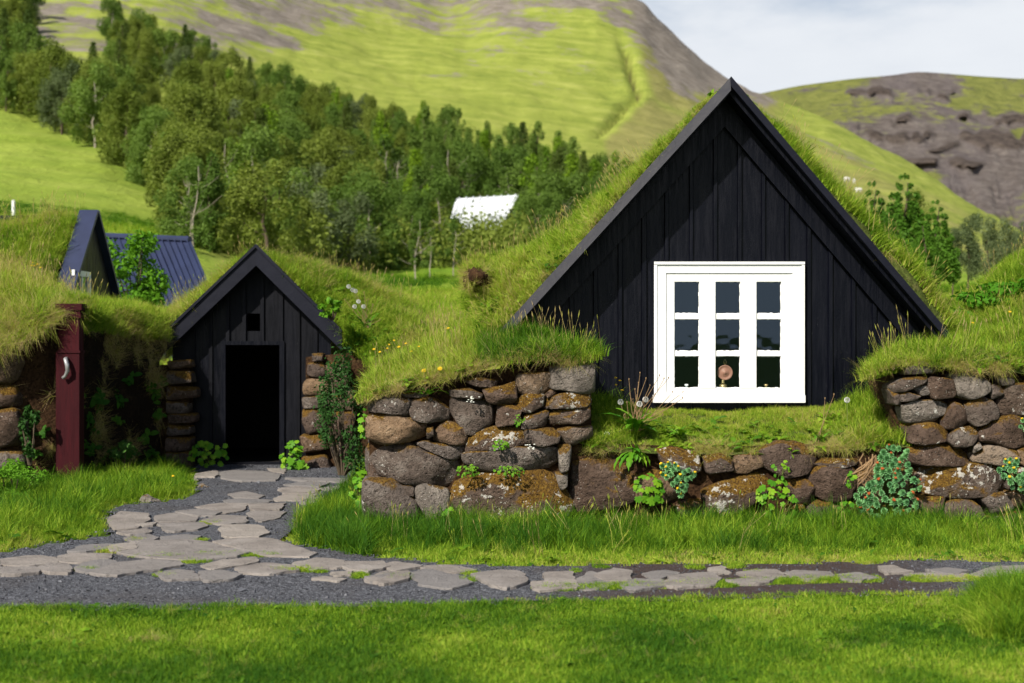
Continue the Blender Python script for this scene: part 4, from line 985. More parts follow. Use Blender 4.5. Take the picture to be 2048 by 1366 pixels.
rD = [(x, 16.0, z-0.02) for x, y, z in rC]; rE = [(x*0.97+0.05, 18.2, z-0.25) for x, y, z in rC]
rT = Loft([wr([(a, b) for a, b, _ in rowA], HF+0.11), wr(left_B, 13.16)+wr(right_B, 13.16), rC, rD, rE], 110, 10, 0.05, 3.2, 5, raw=True)
turf_o = rT.build('turf_roof', M['turf'], house); turf_o.matrix_parent_inverse = Matrix.Translation(house.location).inverted()

def roof_grass(LT, name, label, front=0.16, dens=(420, 150), sc=lambda p: np.clip(np.abs(p[:, 0]-2.0)/0.7, 0.22, 1)*np.where(p[:, 0] > 2, 1.15, 0.95), vr=(0, 0.75), lo=0.47, hi=0.77, drytop=0.9, seed=0):
    B = []
    a = LT.sample(dens[0], (0, vr[1])); a = sub(a, ~((a[0][:, 0] > 2) & (a[0][:, 1] < 13.13)))
    B.append(batch(a[0], a[1], 'mid', 1.05*sc(a[0]), tn(a[0], lo, hi, 1.5, seed), 0.45))
    b = LT.sample(dens[1], (0.10, vr[1])); b = sub(b, ~((b[0][:, 0] > 2) & (b[0][:, 1] < 13.2)))
    e = LT.sample(45, (0.05, vr[1])); e = sub(e, ~((e[0][:, 0] > 1.4) & (e[0][:, 1] < 13.25))); B.append(batch(e[0], e[1], 'herb', 0.9, tn(e[0], 0.25, 0.6), 0.5, 0.2))
    B.append(batch(b[0], b[1], 'long', 0.66*sc(b[0]), tn(b[0], lo, hi, 1.3, seed+2), 0.45, 0.22))
    c = LT.sample(dens[0]*0.9, (0, front))
    m = (fbm(c[0][:, 0]*2.2, c[0][:, 1]*2.2, c[0][:, 2]*2.2, 3, seed+7) > 0.42) & ~((c[0][:, 0] > 2) & (c[0][:, 1] < 13.12))
    c = sub(c, m); B.append(batch(c[0], c[1], 'dry', 0.7*sc(c[0]), tn(c[0], 0.72, 1.0, 3), 0.2, 0.3))
    d = LT.sample(14, (0.05, vr[1]))
    B.append(batch(d[0], d[1], 'stalk', 0.8*sc(d[0]), rng.uniform(0.85, 1, len(d[0])), 0.75, 0.3))
    return scatter(name, B, label, 'grass')
roof_grass(rT, 'roof_grass', 'long bright grass covering the roof of the black gable house', 0.18, seed=3)

# ------------------------------------------------------------------ banks and ledges around the house
def bank(name, rows, label, glabel, n=70, subd=8, disp=0.05, seed=0, mat='turf', raw=False):
    L = Loft(rows, n, subd, disp*1.5, 4.0, seed, raw); tag(L.build(name, M[mat]), label, 'bank'); return L
bl = bank('turf_bank', low([[(722, 800, 12.26), (830, 772, 12.24), (940, 745, 12.24), (1010, 722, 12.24), (1100, 718, 12.24), (1192, 716, 12.24)],
      [(732, 768, 12.45), (830, 738, 12.4), (940, 712, 12.38), (1010, 690, 12.36), (1100, 682, 12.36), (1192, 696, 12.36)],
      [(742, 742, 12.95), (830, 702, 12.9), (930, 684, 12.8), (1005, 672, 12.75), (1100, 674, 12.7), (1192, 690, 12.7)],
      [(770, 715, 13.7), (850, 680, 13.7), (910, 655, 13.7), (960, 625, 13.7), (1000, 630, 13.5), (1020, 660, 13.38)],
      [(770, 735, 15.2), (850, 700, 15.2), (920, 640, 15.2), (960, 600, 15.2), (1000, 600, 15.2), (1050, 620, 15.2)]], 24, 0.2),
      'grassy bank on top of the tall stone wall beside the alley', '', seed=11)
B = []
a = bl.sample(420, (0.09, 1)); px, py = pxy(a[0]); lush = ss(930, 990, px)*ss(640, 655, py)
B.append(batch(a[0], a[1], 'mid', 1.0+0.35*lush, np.where(lush > 0.5, tn(a[0], 0.18, 0.48, 2), tn(a[0], 0.49, 0.76, 1.5)), 0.45))
a = bl.sample(170, (0.1, 1)); px, py = pxy(a[0]); lush = ss(930, 990, px)
B.append(batch(a[0], a[1], 'long', 0.62+0.1*lush, np.where(lush > 0.5, tn(a[0], 0.22, 0.5, 2), tn(a[0], 0.49, 0.78, 1.5)), 0.55, 0.2))
a = bl.sample(900, (0.0, 0.17)); B.append(batch(a[0], a[1], 'dry', 0.75, tn(a[0], 0.84, 1.05, 3), 0.1, 0.3))
a = bl.sample(22, (0.1, 0.9)); B.append(batch(a[0], a[1], 'stalk', 0.85, rng.uniform(0.8, 1, len(a[0])), 0.8, 0.25))
a = bl.sample(60, (0.05, 0.5), (0, 0.5)); B.append(batch(a[0], a[1], 'herb', 1.0, tn(a[0], 0.35, 0.6), 0.6, 0.2))
scatter('bank_grass', B, 'grass on the bank above the tall stone wall beside the alley', 'grass')

lg = bank('turf_bank', low([[(1180, 905, 12.36), (1300, 905, 12.36), (1450, 908, 12.36), (1600, 905, 12.36), (1830, 890, 12.36)],
      [(1183, 880, 12.5), (1300, 886, 12.48), (1450, 890, 12.48), (1600, 886, 12.48), (1830, 868, 12.48)],
      [(1183, 845, 12.8), (1300, 855, 12.8), (1450, 860, 12.8), (1600, 855, 12.8), (1830, 828, 12.8)],
      [(1183, 812, 13.2), (1300, 822, 13.2), (1450, 826, 13.2), (1600, 822, 13.2), (1830, 790, 13.2)],
      [(1183, 806, 13.46), (1300, 818, 13.46), (1450, 821, 13.46), (1600, 818, 13.46), (1830, 785, 13.46)]], 6, 0.2), 'grassy ledge between the low stone wall and the white window', '', 70, 7, 0.03, 12)
B = []
a = lg.sample(750, (0.16, 1)); px, py = pxy(a[0]); endw = np.clip(ss(1290, 1200, px)+ss(1640, 1760, px), 0, 1)
B.append(batch(a[0], a[1], 'mid', 0.5+0.75*endw, tn(a[0], 0.47, 0.74, 2.2), 0.65))
a = lg.sample(170, (0.15, 1)); px, py = pxy(a[0]); m = rng.uniform(size=len(px)) < np.clip(ss(1290, 1200, px)+ss(1650, 1780, px), 0, 1); a = sub(a, m)
B.append(batch(a[0], a[1], 'long', 0.75, tn(a[0], 0.4, 0.66, 2), 0.75, 0.15))
a = lg.sample(1000, (0.0, 0.28)); m = fbm(a[0][:, 0]*3, a[0][:, 2]*3, 0, 3, 5) > 0.34; a = sub(a, m); B.append(batch(a[0], a[1], 'dry', 0.6, tn(a[0], 0.74, 1.05, 3), 0.15, 0.3))
a = lg.sample(70, (0.1, 0.6)); B.append(batch(a[0], a[1], 'herb', 0.9, tn(a[0], 0.3, 0.55), 0.6, 0.2))
scatter('ledge_grass', B, 'short bright grass on the ledge below the white window', 'grass')

br = bank('turf_bank', low([[(1728, 755, 12.28), (1790, 735, 12.24), (1850, 725, 12.22), (1950, 738, 12.2), (2050, 742, 12.2), (2200, 742, 12.2)],
      [(1732, 725, 12.42), (1800, 702, 12.4), (1880, 690, 12.38), (1950, 690, 12.36), (2050, 690, 12.36), (2200, 690, 12.36)],
      [(1745, 708, 12.8), (1830, 685, 12.8), (1900, 672, 12.8), (1980, 660, 12.8), (2060, 650, 12.8), (2250, 640, 12.8)],
      [(1800, 690, 13.35), (1880, 672, 13.35), (1930, 655, 13.5), (1990, 635, 13.6), (2080, 615, 13.7), (2300, 600, 13.7)],
      [(1880, 680, 14.8), (1910, 620, 14.8), (1960, 560, 15), (2020, 500, 15.2), (2090, 470, 15.5), (2350, 430, 15.5)],
      [(1900, 600, 17.5), (1960, 545, 17.5), (2030, 500, 17.5), (2100, 480, 17.5), (2180, 470, 17.5), (2400, 450, 17.5)]], 30, 0.2),
      'grassy bank rising above the stone wall right of the house', '', 70, 8, 0.05, 13)
B = []
a = br.sample(420, (0.07, 1)); px, py = pxy(a[0]); far = ss(13.6, 14.8, a[0][:, 1])
B.append(batch(a[0], a[1], 'mid', 1.15-0.2*far, tn(a[0], 0.43, 0.74, 1.6)-0.05*far, 0.5))
a = br.sample(150, (0.1, 0.75)); B.append(batch(a[0], a[1], 'long', 0.7, tn(a[0], 0.36, 0.72, 1.5), 0.55, 0.22))
a = br.sample(800, (0.0, 0.14)); m = fbm(a[0][:, 0]*3, a[0][:, 2]*3, 0, 3, 9) > 0.30; a = sub(a, m); B.append(batch(a[0], a[1], 'dry', 0.7, tn(a[0], 0.76, 1.05, 3), 0.15, 0.3))
a = br.sample(14, (0.05, 0.8)); B.append(batch(a[0], a[1], 'stalk', 0.8, rng.uniform(0.8, 1, len(a[0])), 0.8, 0.25))
a = br.sample(150, (0.05, 0.3), (0.45, 1)); B.append(batch(a[0], a[1], 'herb', 1.1, tn(a[0], 0.2, 0.5), 0.5, 0.25))
scatter('bank_grass', B, 'grass on the bank above the stone wall right of the house', 'grass')

# earth lump at the back corner of the turf roof
lv = []; nu, nvv = 26, 16; cL = EXCL[0]
for j in range(nvv+1):
    th = math.pi*j/nvv
    for i in range(nu):
        ph = 2*math.pi*i/nu; lv.append(cL+np.array((0.16*math.sin(th)*math.cos(ph), 0.3*math.sin(th)*math.sin(ph), 0.15*math.cos(th))))
lv = np.array(lv); dd = lv-cL; lv = cL+dd*(0.15+1.5*fbm(lv[:, 0]*9, lv[:, 1]*9, lv[:, 2]*9, 4, 31))[:, None]
lf = [(j*nu+i, j*nu+(i+1) % nu, (j+1)*nu+(i+1) % nu, (j+1)*nu+i) for j in range(nvv) for i in range(nu)]
tag(obj('earth_clod', lv, lf, M['soil'], None, True), 'crumbling brown earth clod under the corner of the grass roof', 'earth')
a = lv[rng.integers(0, len(lv), 160)]; nn = a-cL; nn /= np.linalg.norm(nn, axis=1)[:, None]+1e-6
up_ = nn[:, 2] > 0.25; B = [batch(a[up_], nn[up_], 'mid', 0.9, tn(a[up_], 0.55, 0.85), 0.4), batch(a[~up_], nn[~up_], 'dry', 0.5, tn(a[~up_], 0.8, 1.0), 0.0, 0.3)]
scatter('clod_grass', B, 'pale grass hanging over the brown earth clod', 'grass')

# ------------------------------------------------------------------ the small black shed at the end of the alley
SF, SW = 18.0, 18.3
shed = thing('turf_shed', (X_(505, SW), SW, 0), 'small black board gable shed with dark doorway at the end of the alley', 'shed')
A2, L2, R2 = P(512, 493, SF), P(322, 674, SF), P(684, 664, SF)
s2l, s2r = (A2[2]-L2[2])/(A2[0]-L2[0]), (A2[2]-R2[2])/(R2[0]-A2[0])
def rz2(x, d=0.0): return A2[2]-d-(s2l*(A2[0]-x) if x < A2[0] else s2r*(x-A2[0]))
sx = lambda p: X_(p, SW); sz = lambda p: Z_(p, SW)
ed = [345, 388, 422, 456, 489, 525, 563, 597, 632, 662]
dx0, dx1, dzt = sx(452), sx(560), sz(690); ox0, ox1, oz0, oz1 = sx(494), sx(520), sz(662), sz(627)
zt2 = lambda x: rz2(x, 0.16)
for i, (a, b) in enumerate(zip(ed[:-1], ed[1:])):
    x0, x1 = sx(a)+0.002, sx(b)-0.002; y0 = SW+R.uniform(-0.004, 0.004); mt = M['tarweather'] if 456 <= a < 600 else M['tar']
    def pc(xa, xb, zb, zf):
        if xb-xa > 0.015: plank('board', board(xa, xb, y0, SW+0.035, zb, zf), mt, shed)
    def above(xa, xb):
        if xa < ox1 and xb > ox0:
            l, r = max(xa, ox0), min(xb, ox1); pc(xa, l-0.001, dzt, zt2); pc(r+0.001, xb, dzt, zt2); pc(l, r, dzt, lambda x: oz0); pc(l, r, oz1, zt2)
        else: pc(xa, xb, dzt, zt2)
    if x1 <= dx0 or x0 >= dx1: pc(x0, x1, 0.0, zt2)
    else:
        if x0 < dx0: pc(x0, dx0-0.001, 0.0, zt2)
        if x1 > dx1: pc(dx1+0.001, x1, 0.0, zt2)
        above(max(x0, dx0), min(x1, dx1))
for p in ed[1:-1]:
    x = sx(p); lo = dzt if dx0 < x < dx1 else 0.0
    plank('batten', board(x-0.022, x+0.022, SW-0.03, SW-0.006, lo, zt2), M['tarweather'], shed)
def sb2(x_far, d0, d1, y0, y1):
    xn = A2[0]; n0, n1, f0, f1 = rz2(xn, d0), rz2(xn, d1), rz2(x_far, d0), rz2(x_far, d1)
    return [(xn,y0,n1),(x_far,y0,f1),(x_far,y1,f1),(xn,y1,n1),(xn,y0,n0),(x_far,y0,f0),(x_far,y1,f0),(xn,y1,n0)]
for xf in (L2[0], R2[0]):
    plank('barge_board', sb2(xf, 0.0, 0.24, SF, SF+0.05), M['tar2'], shed)
    plank('roof_deck', sb2(xf, 0.02, 0.14, SF+0.052, SF+3.5), M['tar2'], shed)
    plank('roof_trim', sb2(xf, -0.03, 0.015, SF-0.03, SF+0.06), M['tar2'], shed)
mb = MB()
for a, b in ((dx0-0.06, dx0), (dx1, dx1+0.06)): mb.box((a, SW-0.034, 0), (b, SW-0.003, dzt))
mb.box((dx0-0.06, SW-0.034, dzt+0.001), (dx1+0.06, SW-0.0035, dzt+0.05)); mb.build('door_frame', M['tar'], shed)
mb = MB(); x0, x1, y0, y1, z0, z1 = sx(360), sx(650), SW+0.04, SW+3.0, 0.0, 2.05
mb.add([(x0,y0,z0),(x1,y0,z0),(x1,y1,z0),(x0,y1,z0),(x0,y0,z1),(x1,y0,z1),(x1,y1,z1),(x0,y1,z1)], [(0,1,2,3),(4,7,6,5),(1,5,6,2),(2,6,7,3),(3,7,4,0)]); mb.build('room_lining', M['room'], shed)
MB().box((dx0, SW-0.02, 0.0), (dx1, SW+0.03, 0.05)).build('threshold', M['tarweather'], shed)
local(shed)
SH_R = [('s', [(848,648),(905,648),(905,690),(850,690)]), ('b', [(828,700),(905,688),(940,760),(880,778),(823,762)]), ('t', [(806,783),(920,778),(950,850),(920,868),(808,872)]),
  ('s', [(798,880),(930,873),(945,932),(803,938)]), ('b', [(803,945),(920,935),(945,1062),(830,1068),(798,1010)]), ('b', [(783,1080),(900,1073),(945,1150),(798,1173)]), ('b', [(793,1195),(930,1180),(965,1290),(798,1290)]),
  ('b', [(915,700),(1040,700),(1050,800),(960,860)]), ('s', [(955,870),(1060,820),(1070,950),(950,940)]), ('b', [(952,960),(1070,960),(1060,1080),(955,1100)]), ('s', [(955,1110),(1070,1090),(1080,1200),(960,1180)]), ('b', [(970,1200),(1090,1210),(1090,1300),(975,1300)])]
SH_L = [('b', [(85,690),(205,680),(218,722),(100,732)]), ('s', [(90,740),(207,743),(218,802),(95,812)]), ('b', [(80,820),(235,828),(238,882),(85,892)]), ('s', [(85,900),(197,905),(195,962),(85,962)]),
  ('b', [(95,967),(232,965),(233,1012),(95,1018)]), ('s', [(85,1022),(207,1030),(213,1072),(85,1082)]), ('b', [(80,1090),(213,1090),(205,1160),(80,1160)]), ('b', [(80,1165),(215,1165),(215,1290),(80,1290)])]
sw1 = thing('stone_wall', (X_(660, 17.9), 17.9, 0), 'short stone wall right of the shed doorway behind a leafy shrub', 'wall'); stones(sw1, SH_R, 17.9, c2, 820, 1.03, bulge=0.06); core(sw1, [(600, 715), (760, 700)], 612, 760, 18.02, 0.5, M['soil'], 14); local(sw1)
sw2 = thing('stone_wall', (X_(355, 17.9), 17.9, 0), 'short shaded stone wall left of the shed doorway', 'wall'); stones(sw2, SH_L, 17.95, c2, 860, 1.03, bulge=0.06); core(sw2, [(320, 730), (380, 730)], 318, 378, 18.05, 0.5, M['soil'], 15); local(sw2)
# its turf roof and the mound on the right
ms = Loft(low([[(320, 690, 18.08), (512, 503, 18.08), (600, 580, 18.08), (690, 680, 18.08), (740, 735, 17.9), (790, 790, 17.6)],
      [(335, 640, 18.3), (400, 580, 18.3), (512, 498, 18.3), (600, 545, 18.3), (700, 620, 18.2), (760, 680, 18), (830, 740, 17.6)],
      [(345, 620, 19), (430, 560, 19), (512, 505, 19.0), (600, 512, 19), (700, 545, 19), (780, 600, 19), (850, 650, 18.5), (930, 690, 18)],
      [(340, 620, 20.5), (430, 570, 20.5), (512, 525, 20.5), (600, 530, 20.5), (700, 550, 20.5), (790, 585, 20.5), (860, 625, 20.5), (950, 660, 20.5)],
      [(330, 700, 24), (430, 640, 24), (512, 600, 24), (600, 600, 24), (700, 620, 24), (790, 640, 24), (860, 660, 24), (980, 690, 24)]], 20, 0.0), 80, 8, 0.06, 2.2, 17)
mo = ms.build('turf_roof', M['turf'], shed); mo.matrix_parent_inverse = Matrix.Translation(shed.location).inverted()
B = []
a = ms.sample(330, (0, 0.8)); px, py = pxy(a[0]); B.append(batch(a[0], a[1], 'mid', 1.2, tn(a[0], 0.40, 0.76, 1.2), 0.5))
a = ms.sample(150, (0.05, 0.8)); B.append(batch(a[0], a[1], 'long', 0.7, tn(a[0], 0.4, 0.85, 1.0), 0.6, 0.2))
a = ms.sample(5, (0.15, 0.8)); B.append(batch(a[0], a[1], 'stalk', 0.9, rng.uniform(0.8, 1, len(a[0])), 0.85, 0.2))
a = ms.sample(60, (0.1, 0.85)); B.append(batch(a[0], a[1], 'herb', 1.1, tn(a[0], 0.2, 0.6), 0.5, 0.2))
a = ms.sample(160, (0.15, 0.85)); a = sub(a, fbm(a[0][:, 0]*1.6, a[0][:, 1]*1.6, a[0][:, 2]*1.6, 3, 91) > 0.52); B.append(batch(a[0], a[1], 'dry', 1.3, tn(a[0], 0.85, 1.1), 0.6, 0.3))
scatter('roof_grass', B, 'grass on the mound and roof of the small black shed', 'grass')

# ------------------------------------------------------------------ turf building on the left
lb = thing('turf_building', (X_(60, 16), 16, 0), 'low turf walled building with overgrown roof left of the alley', 'building')
lt = Loft(low([[(-500, 725, 15.2), (-100, 712, 15.25), (0, 700, 15.3), (80, 660, 15.45), (130, 628, 15.6), (190, 618, 15.85)],
      [(-500, 650, 15.35), (-100, 640, 15.4), (0, 630, 15.45), (80, 600, 15.6), (130, 592, 15.75), (186, 600, 16.0)],
      [(-500, 590, 16), (-100, 580, 16), (0, 568, 16), (80, 580, 16), (140, 604, 16.2), (188, 620, 16.4)],
      [(-500, 560, 17.3), (-100, 545, 17.3), (0, 535, 17.3), (80, 556, 17.3), (140, 604, 17.3), (200, 628, 17.4)],
      [(-500, 540, 18.8), (-100, 530, 18.8), (0, 530, 18.8), (80, 550, 18.8), (130, 585, 18.8), (205, 625, 18.8)]], 20, 0.2), 70, 8, 0.07, 2.6, 19)
lt.build('turf_roof', M['turf'], lb)
lt2 = Loft(low([[(140, 652, 15.95), (200, 660, 16.5), (260, 668, 17.1), (328, 676, 17.85)],
      [(150, 628, 16.0), (200, 640, 16.6), (260, 640, 17.3), (330, 650, 17.95)],
      [(165, 612, 16.3), (210, 612, 16.9), (270, 615, 17.6), (332, 630, 18.2)],
      [(150, 608, 17.5), (210, 606, 18.0), (270, 610, 18.6), (330, 625, 19)],
      [(140, 650, 20), (210, 650, 20), (270, 650, 20.5), (330, 660, 21)]], 16, 0.2), 50, 8, 0.05, 2.6, 23)
lt2.build('turf_roof', M['turf'], lb)
# earth walls: front, and along the alley with its shade put into the colour
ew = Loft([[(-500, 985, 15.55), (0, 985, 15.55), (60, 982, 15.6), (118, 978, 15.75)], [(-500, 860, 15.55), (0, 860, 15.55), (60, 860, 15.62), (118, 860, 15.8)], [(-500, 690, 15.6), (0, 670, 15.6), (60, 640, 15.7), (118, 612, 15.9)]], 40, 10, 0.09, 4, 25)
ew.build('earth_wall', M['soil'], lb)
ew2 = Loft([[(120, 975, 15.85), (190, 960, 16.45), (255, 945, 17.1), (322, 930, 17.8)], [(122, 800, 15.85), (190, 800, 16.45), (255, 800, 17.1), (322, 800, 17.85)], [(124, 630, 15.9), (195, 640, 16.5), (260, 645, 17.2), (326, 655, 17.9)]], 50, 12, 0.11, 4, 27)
ew2.build('earth_wall', M['turf_shaded'], lb)
FR = [('b', [(-140,330),(70,300),(95,370),(60,470),(-140,480)]), ('b', [(-140,490),(60,475),(90,540),(85,590),(-140,600)]), ('b', [(-140,610),(80,600),(115,700),(100,790),(-140,800)]), ('s', [(-140,815),(90,815),(120,880),(90,930),(-140,940)]), ('b', [(-140,945),(60,945),(80,1020),(-140,1030)])]
stones(lb, FR, 15.45, c3, 880, 1.02, bulge=0.08)
local(lb)
B = []
a = lt.sample(430, (0, 0.95)); px, py = pxy(a[0]); B.append(batch(a[0], a[1], 'mid', 1.2, tn(a[0], 0.48, 0.88, 1.4), 0.45))
a = lt.sample(190, (0.1, 0.95)); B.append(batch(a[0], a[1], 'long', 0.75, tn(a[0], 0.45, 0.88, 1.2), 0.6, 0.2))
a = lt.sample(700, (0.0, 0.22)); B.append(batch(a[0], a[1], 'dry', 1.0, tn(a[0], 0.72, 1.0, 3), 0.1, 0.3))
a = lt.sample(20, (0.1, 0.95)); B.append(batch(a[0], a[1], 'stalk', 0.9, rng.uniform(0.8, 1, len(a[0])), 0.85, 0.2))
a = lt2.sample(480, (0, 0.9)); B.append(batch(a[0], a[1], 'mid', 1.2, tn(a[0], 0.45, 0.8, 1.4), 0.55))
a = lt2.sample(160, (0.1, 0.9)); B.append(batch(a[0], a[1], 'long', 0.7, tn(a[0], 0.45, 0.8, 1.2), 0.65, 0.2))
a = lt2.sample(600, (0.0, 0.25)); B.append(batch(a[0], a[1], 'dry', 0.65, tn(a[0], 0.78, 1.05, 3), 0.1, 0.3))
scatter('roof_grass', B, 'tangled grass on the low turf building left of the alley', 'grass')
B = []
for W, sgn in ((ew, np.array((0.2, -1, 0))), (ew2, np.array((0.75, -0.65, 0)))):
    a = W.sample(130, (0.15, 1)); m = fbm(a[0][:, 0]*3, a[0][:, 1]*3, a[0][:, 2]*1.2, 3, 41) > 0.56; a = sub(a, m)
    nn = np.broadcast_to(sgn+np.array((0, 0, -0.35)), a[0].shape); B.append(batch(a[0], nn, 'dry', 0.9, tn(a[0], 0.95, 1.15, 2), 0.0, 0.25))
    a = W.sample(14, (0.0, 0.6)); B.append(batch(a[0], np.broadcast_to(sgn, a[0].shape), 'herb', 1.2, tn(a[0], -0.1, 0.3), 0.3, 0.3))
scatter('hanging_roots', B, 'dry roots and weeds hanging from the dark earth wall', 'roots')

post = thing('door_post', P(142, 972, 15.66), 'dark red painted wooden post with pale curved handle at the earth wall', 'post'); post.location.z = 0
def pz(py): return Z_(py, 15.52)
hw = 0.118
def pbox(x0, x1, y0, y1, z0, z1): return MB().box((x0, y0, z0), (x1, y1, z1))
pbox(-hw-0.02, hw, -0.09, 0.09, -0.02, pz(704)).build('lower_panel', M['red'], post)
pbox(-hw+0.005, hw-0.005, -0.08, 0.08, pz(704), pz(636)).build('upper_panel', M['red'], post)
pbox(-hw-0.008, hw+0.012, -0.102, 0.09, pz(706), pz(701)).build('ledge', M['red'], post)
mb = MB(); mb.box((-hw-0.012, -0.10, pz(636)), (hw+0.02, 0.09, pz(628))); mb.box((-hw-0.004, -0.092, pz(628)), (hw+0.01, 0.09, pz(620))); mb.box((-hw-0.02, -0.11, pz(620)), (hw+0.03, 0.09, pz(607))); mb.build('cap', M['red'], post)
hd = np.array([(-0.015, -0.09, pz(717)), (-0.012, -0.15, pz(718)), (0.008, -0.165, pz(730)), (0.012, -0.16, pz(742)), (-0.02, -0.145, pz(752)), (-0.045, -0.135, pz(756))])
MB().tube(hd, [0.02, 0.025, 0.024, 0.022, 0.016, 0.022], 10).build('handle', M['metal'], post, True)

# ------------------------------------------------------------------ turf house behind with narrow blue-black gable
bg = thing('turf_house', (-6.0, 20.1, 1.0), 'narrow turf house seen edge on with dark blue gable board and small white window', 'house')
gx_, ya_, yb_, yc_ = -5.93, 18.95, 20.1, 21.35; zc = Z_(425, 20.1); zb_ = 0.9; ze = Z_(600, 19.0)
n_b = 8; ysb = np.linspace(ya_, yc_, n_b+1)
def rzy(y): return zc-(zc-ze)*abs(y-yb_)/1.2
for a, b in zip(ysb[:-1], ysb[1:]):
    q = [(gx_-0.03,a+0.003,zb_),(gx_,a+0.003,zb_),(gx_,b-0.003,zb_),(gx_-0.03,b-0.003,zb_),(gx_-0.03,a+0.003,rzy(a)-0.06),(gx_,a+0.003,rzy(a)-0.06),(gx_,b-0.003,rzy(b)-0.06),(gx_-0.03,b-0.003,rzy(b)-0.06)]
    plank('board', q, M['tar'], bg)
def slab(y0, z0, y1, z1, x0, x1, t):
    n = np.array((0, -(z1-z0), (y1-y0))); n = n/np.linalg.norm(n)*t; n = n if n[2] > 0 else -n
    q = np.array([(x0, y0, z0), (x1, y0, z0), (x1, y1, z1), (x0, y1, z1)], float); return [*(q), *(q+n)]
plank('barge_board', slab(yb_, zc, ya_-0.12, rzy(ya_-0.12), gx_-0.17, gx_+0.09, 0.05), M['blueroof'], bg)
plank('barge_board', slab(yb_+0.002, zc, yc_+0.1, rzy(yc_+0.1), gx_-0.17, gx_+0.09, 0.05), M['blueroof'], bg)
for s_, ye in ((1, ya_-0.1), (2, yc_+0.1)): plank('roof_deck', slab(yb_, zc-0.1, ye, rzy(ye)-0.1, gx_-4.5, gx_-0.175, 0.08), M['tar2'], bg)
mb = MB(); mb.box((gx_+0.002, 19.15, 1.9), (gx_+0.04, 19.22, Z_(541, 19.4))); mb.box((gx_+0.002, 19.83, 1.9), (gx_+0.04, 19.9, Z_(541, 19.4))); mb.box((gx_+0.002, 19.22, Z_(552, 19.4)), (gx_+0.04, 19.83, Z_(541, 19.4)))
w2 = mb.build('window', M['white'], bg)
MB().box((gx_+0.001, 19.22, 1.9), (gx_+0.01, 19.83, Z_(552, 19.4))).build('pane', M['glass'], w2)
MB().box((gx_+0.012, 19.5, 1.9), (gx_+0.035, 19.55, Z_(552, 19.4))).build('glazing_bar', M['white'], w2)
bt = Loft([[(gx_-0.2, ya_-0.25, ze-0.1), (gx_-0.2, 19.4, rzy(19.4)+0.08), (gx_-0.2, yb_, zc+0.02), (gx_-0.2, 20.9, rzy(20.9)+0.05), (gx_-0.2, yc_+0.2, ze)],
   [(gx_-0.5, ya_-0.5, ze-0.1), (gx_-0.5, 19.3, rzy(19.4)+0.15), (gx_-0.5, yb_, zc-0.02), (gx_-0.5, 20.9, rzy(20.9)+0.15), (gx_-0.5, yc_+0.3, ze)],
   [(gx_-1.5, ya_-0.8, ze), (gx_-1.5, 19.2, rzy(19.4)+0.2), (gx_-1.5, yb_, zc-0.1), (gx_-1.5, 20.9, rzy(20.9)+0.15), (gx_-1.5, yc_+0.3, ze)],
   [(gx_-4.6, ya_-0.8, ze), (gx_-4.6, 19.2, rzy(19.4)+0.15), (gx_-4.6, yb_, zc-0.15), (gx_-4.6, 20.9, rzy(20.9)), (gx_-4.6, yc_+0.3, ze)]], 40, 8, 0.08, 2, 29, raw=True)
bt.build('turf_roof', M['turf'], bg)
local(bg)
for o in w2.children: o.matrix_parent_inverse = Matrix.Identity(4)
a = bt.sample(260); B = [batch(a[0], a[1], 'mid', 1.0, tn(a[0], 0.5, 0.9, 1.2), 0.5)]
a = bt.sample(160); B.append(batch(a[0], a[1], 'long', 0.6, tn(a[0], 0.4, 0.98, 1.2), 0.6, 0.2))
a = bt.sample(25); B.append(batch(a[0], a[1], 'stalk', 1.0, rng.uniform(0.8, 1, len(a[0])), 0.85, 0.2))
scatter('roof_grass', B, 'shaggy grass roof of the house with the narrow blue gable board', 'grass')

# blue corrugated roof
bh = thing('blue_roof_building', P(330, 700, 28.5), 'low building with dark blue ribbed metal roof behind a leafy bush', 'building'); bh.location.z = 0.8
q0, q1, q2, q3 = P(196, 473, 31), P(381, 481, 29.6), P(436, 612, 27.2), P(250, 612, 28.6)
nrm = np.cross(q1-q0, q3-q0); nrm /= np.linalg.norm(nrm); nrm = nrm if nrm[2] > 0 else -nrm
MB().hexa([q3-nrm*0.04, q2-nrm*0.04, q1-nrm*0.04, q0-nrm*0.04, q3, q2, q1, q0]).build('roof', M['blueroof'], bh)
for k in range(15):
    t = (k+0.5)/15; a, b = q0+(q1-q0)*t, q3+(q2-q3)*t; e = (q1-q0)/np.linalg.norm(q1-q0)*0.025
    MB().hexa([b-e+nrm*0.001, b+e+nrm*0.001, a+e+nrm*0.001, a-e+nrm*0.001, b-e*0.5+nrm*0.05, b+e*0.5+nrm*0.05, a+e*0.5+nrm*0.05, a-e*0.5+nrm*0.05]).build('rib', M['blueroof'], bh)
MB().tube([q0+nrm*0.03, q1+nrm*0.03], 0.07, 8).build('ridge_cap', M['blueroof'], bh)
in2, in1 = q2+(q3-q2)*0.06-nrm*0.06, q1+(q0-q1)*0.06-nrm*0.06; in3 = q3+(q2-q3)*0.06-nrm*0.06
mb = MB(); bx = (q1-q2)*2; bx[2] = 0; r2_ = q2+bx
mb.add([in2, in1, in1*[1,1,0]+[0,0,0.5], in2*[1,1,0]+[0,0,0.5]], [(0,1,2,3)]); mb.add([in3, in2, in2*[1,1,0]+[0,0,0.5], in3*[1,1,0]+[0,0,0.5]], [(0,1,2,3)]); mb.build('wall', M['tar2'], bh)
w3a, w3b = in3+(in2-in3)*0.3, in3+(in2-in3)*0.5
local(bh)

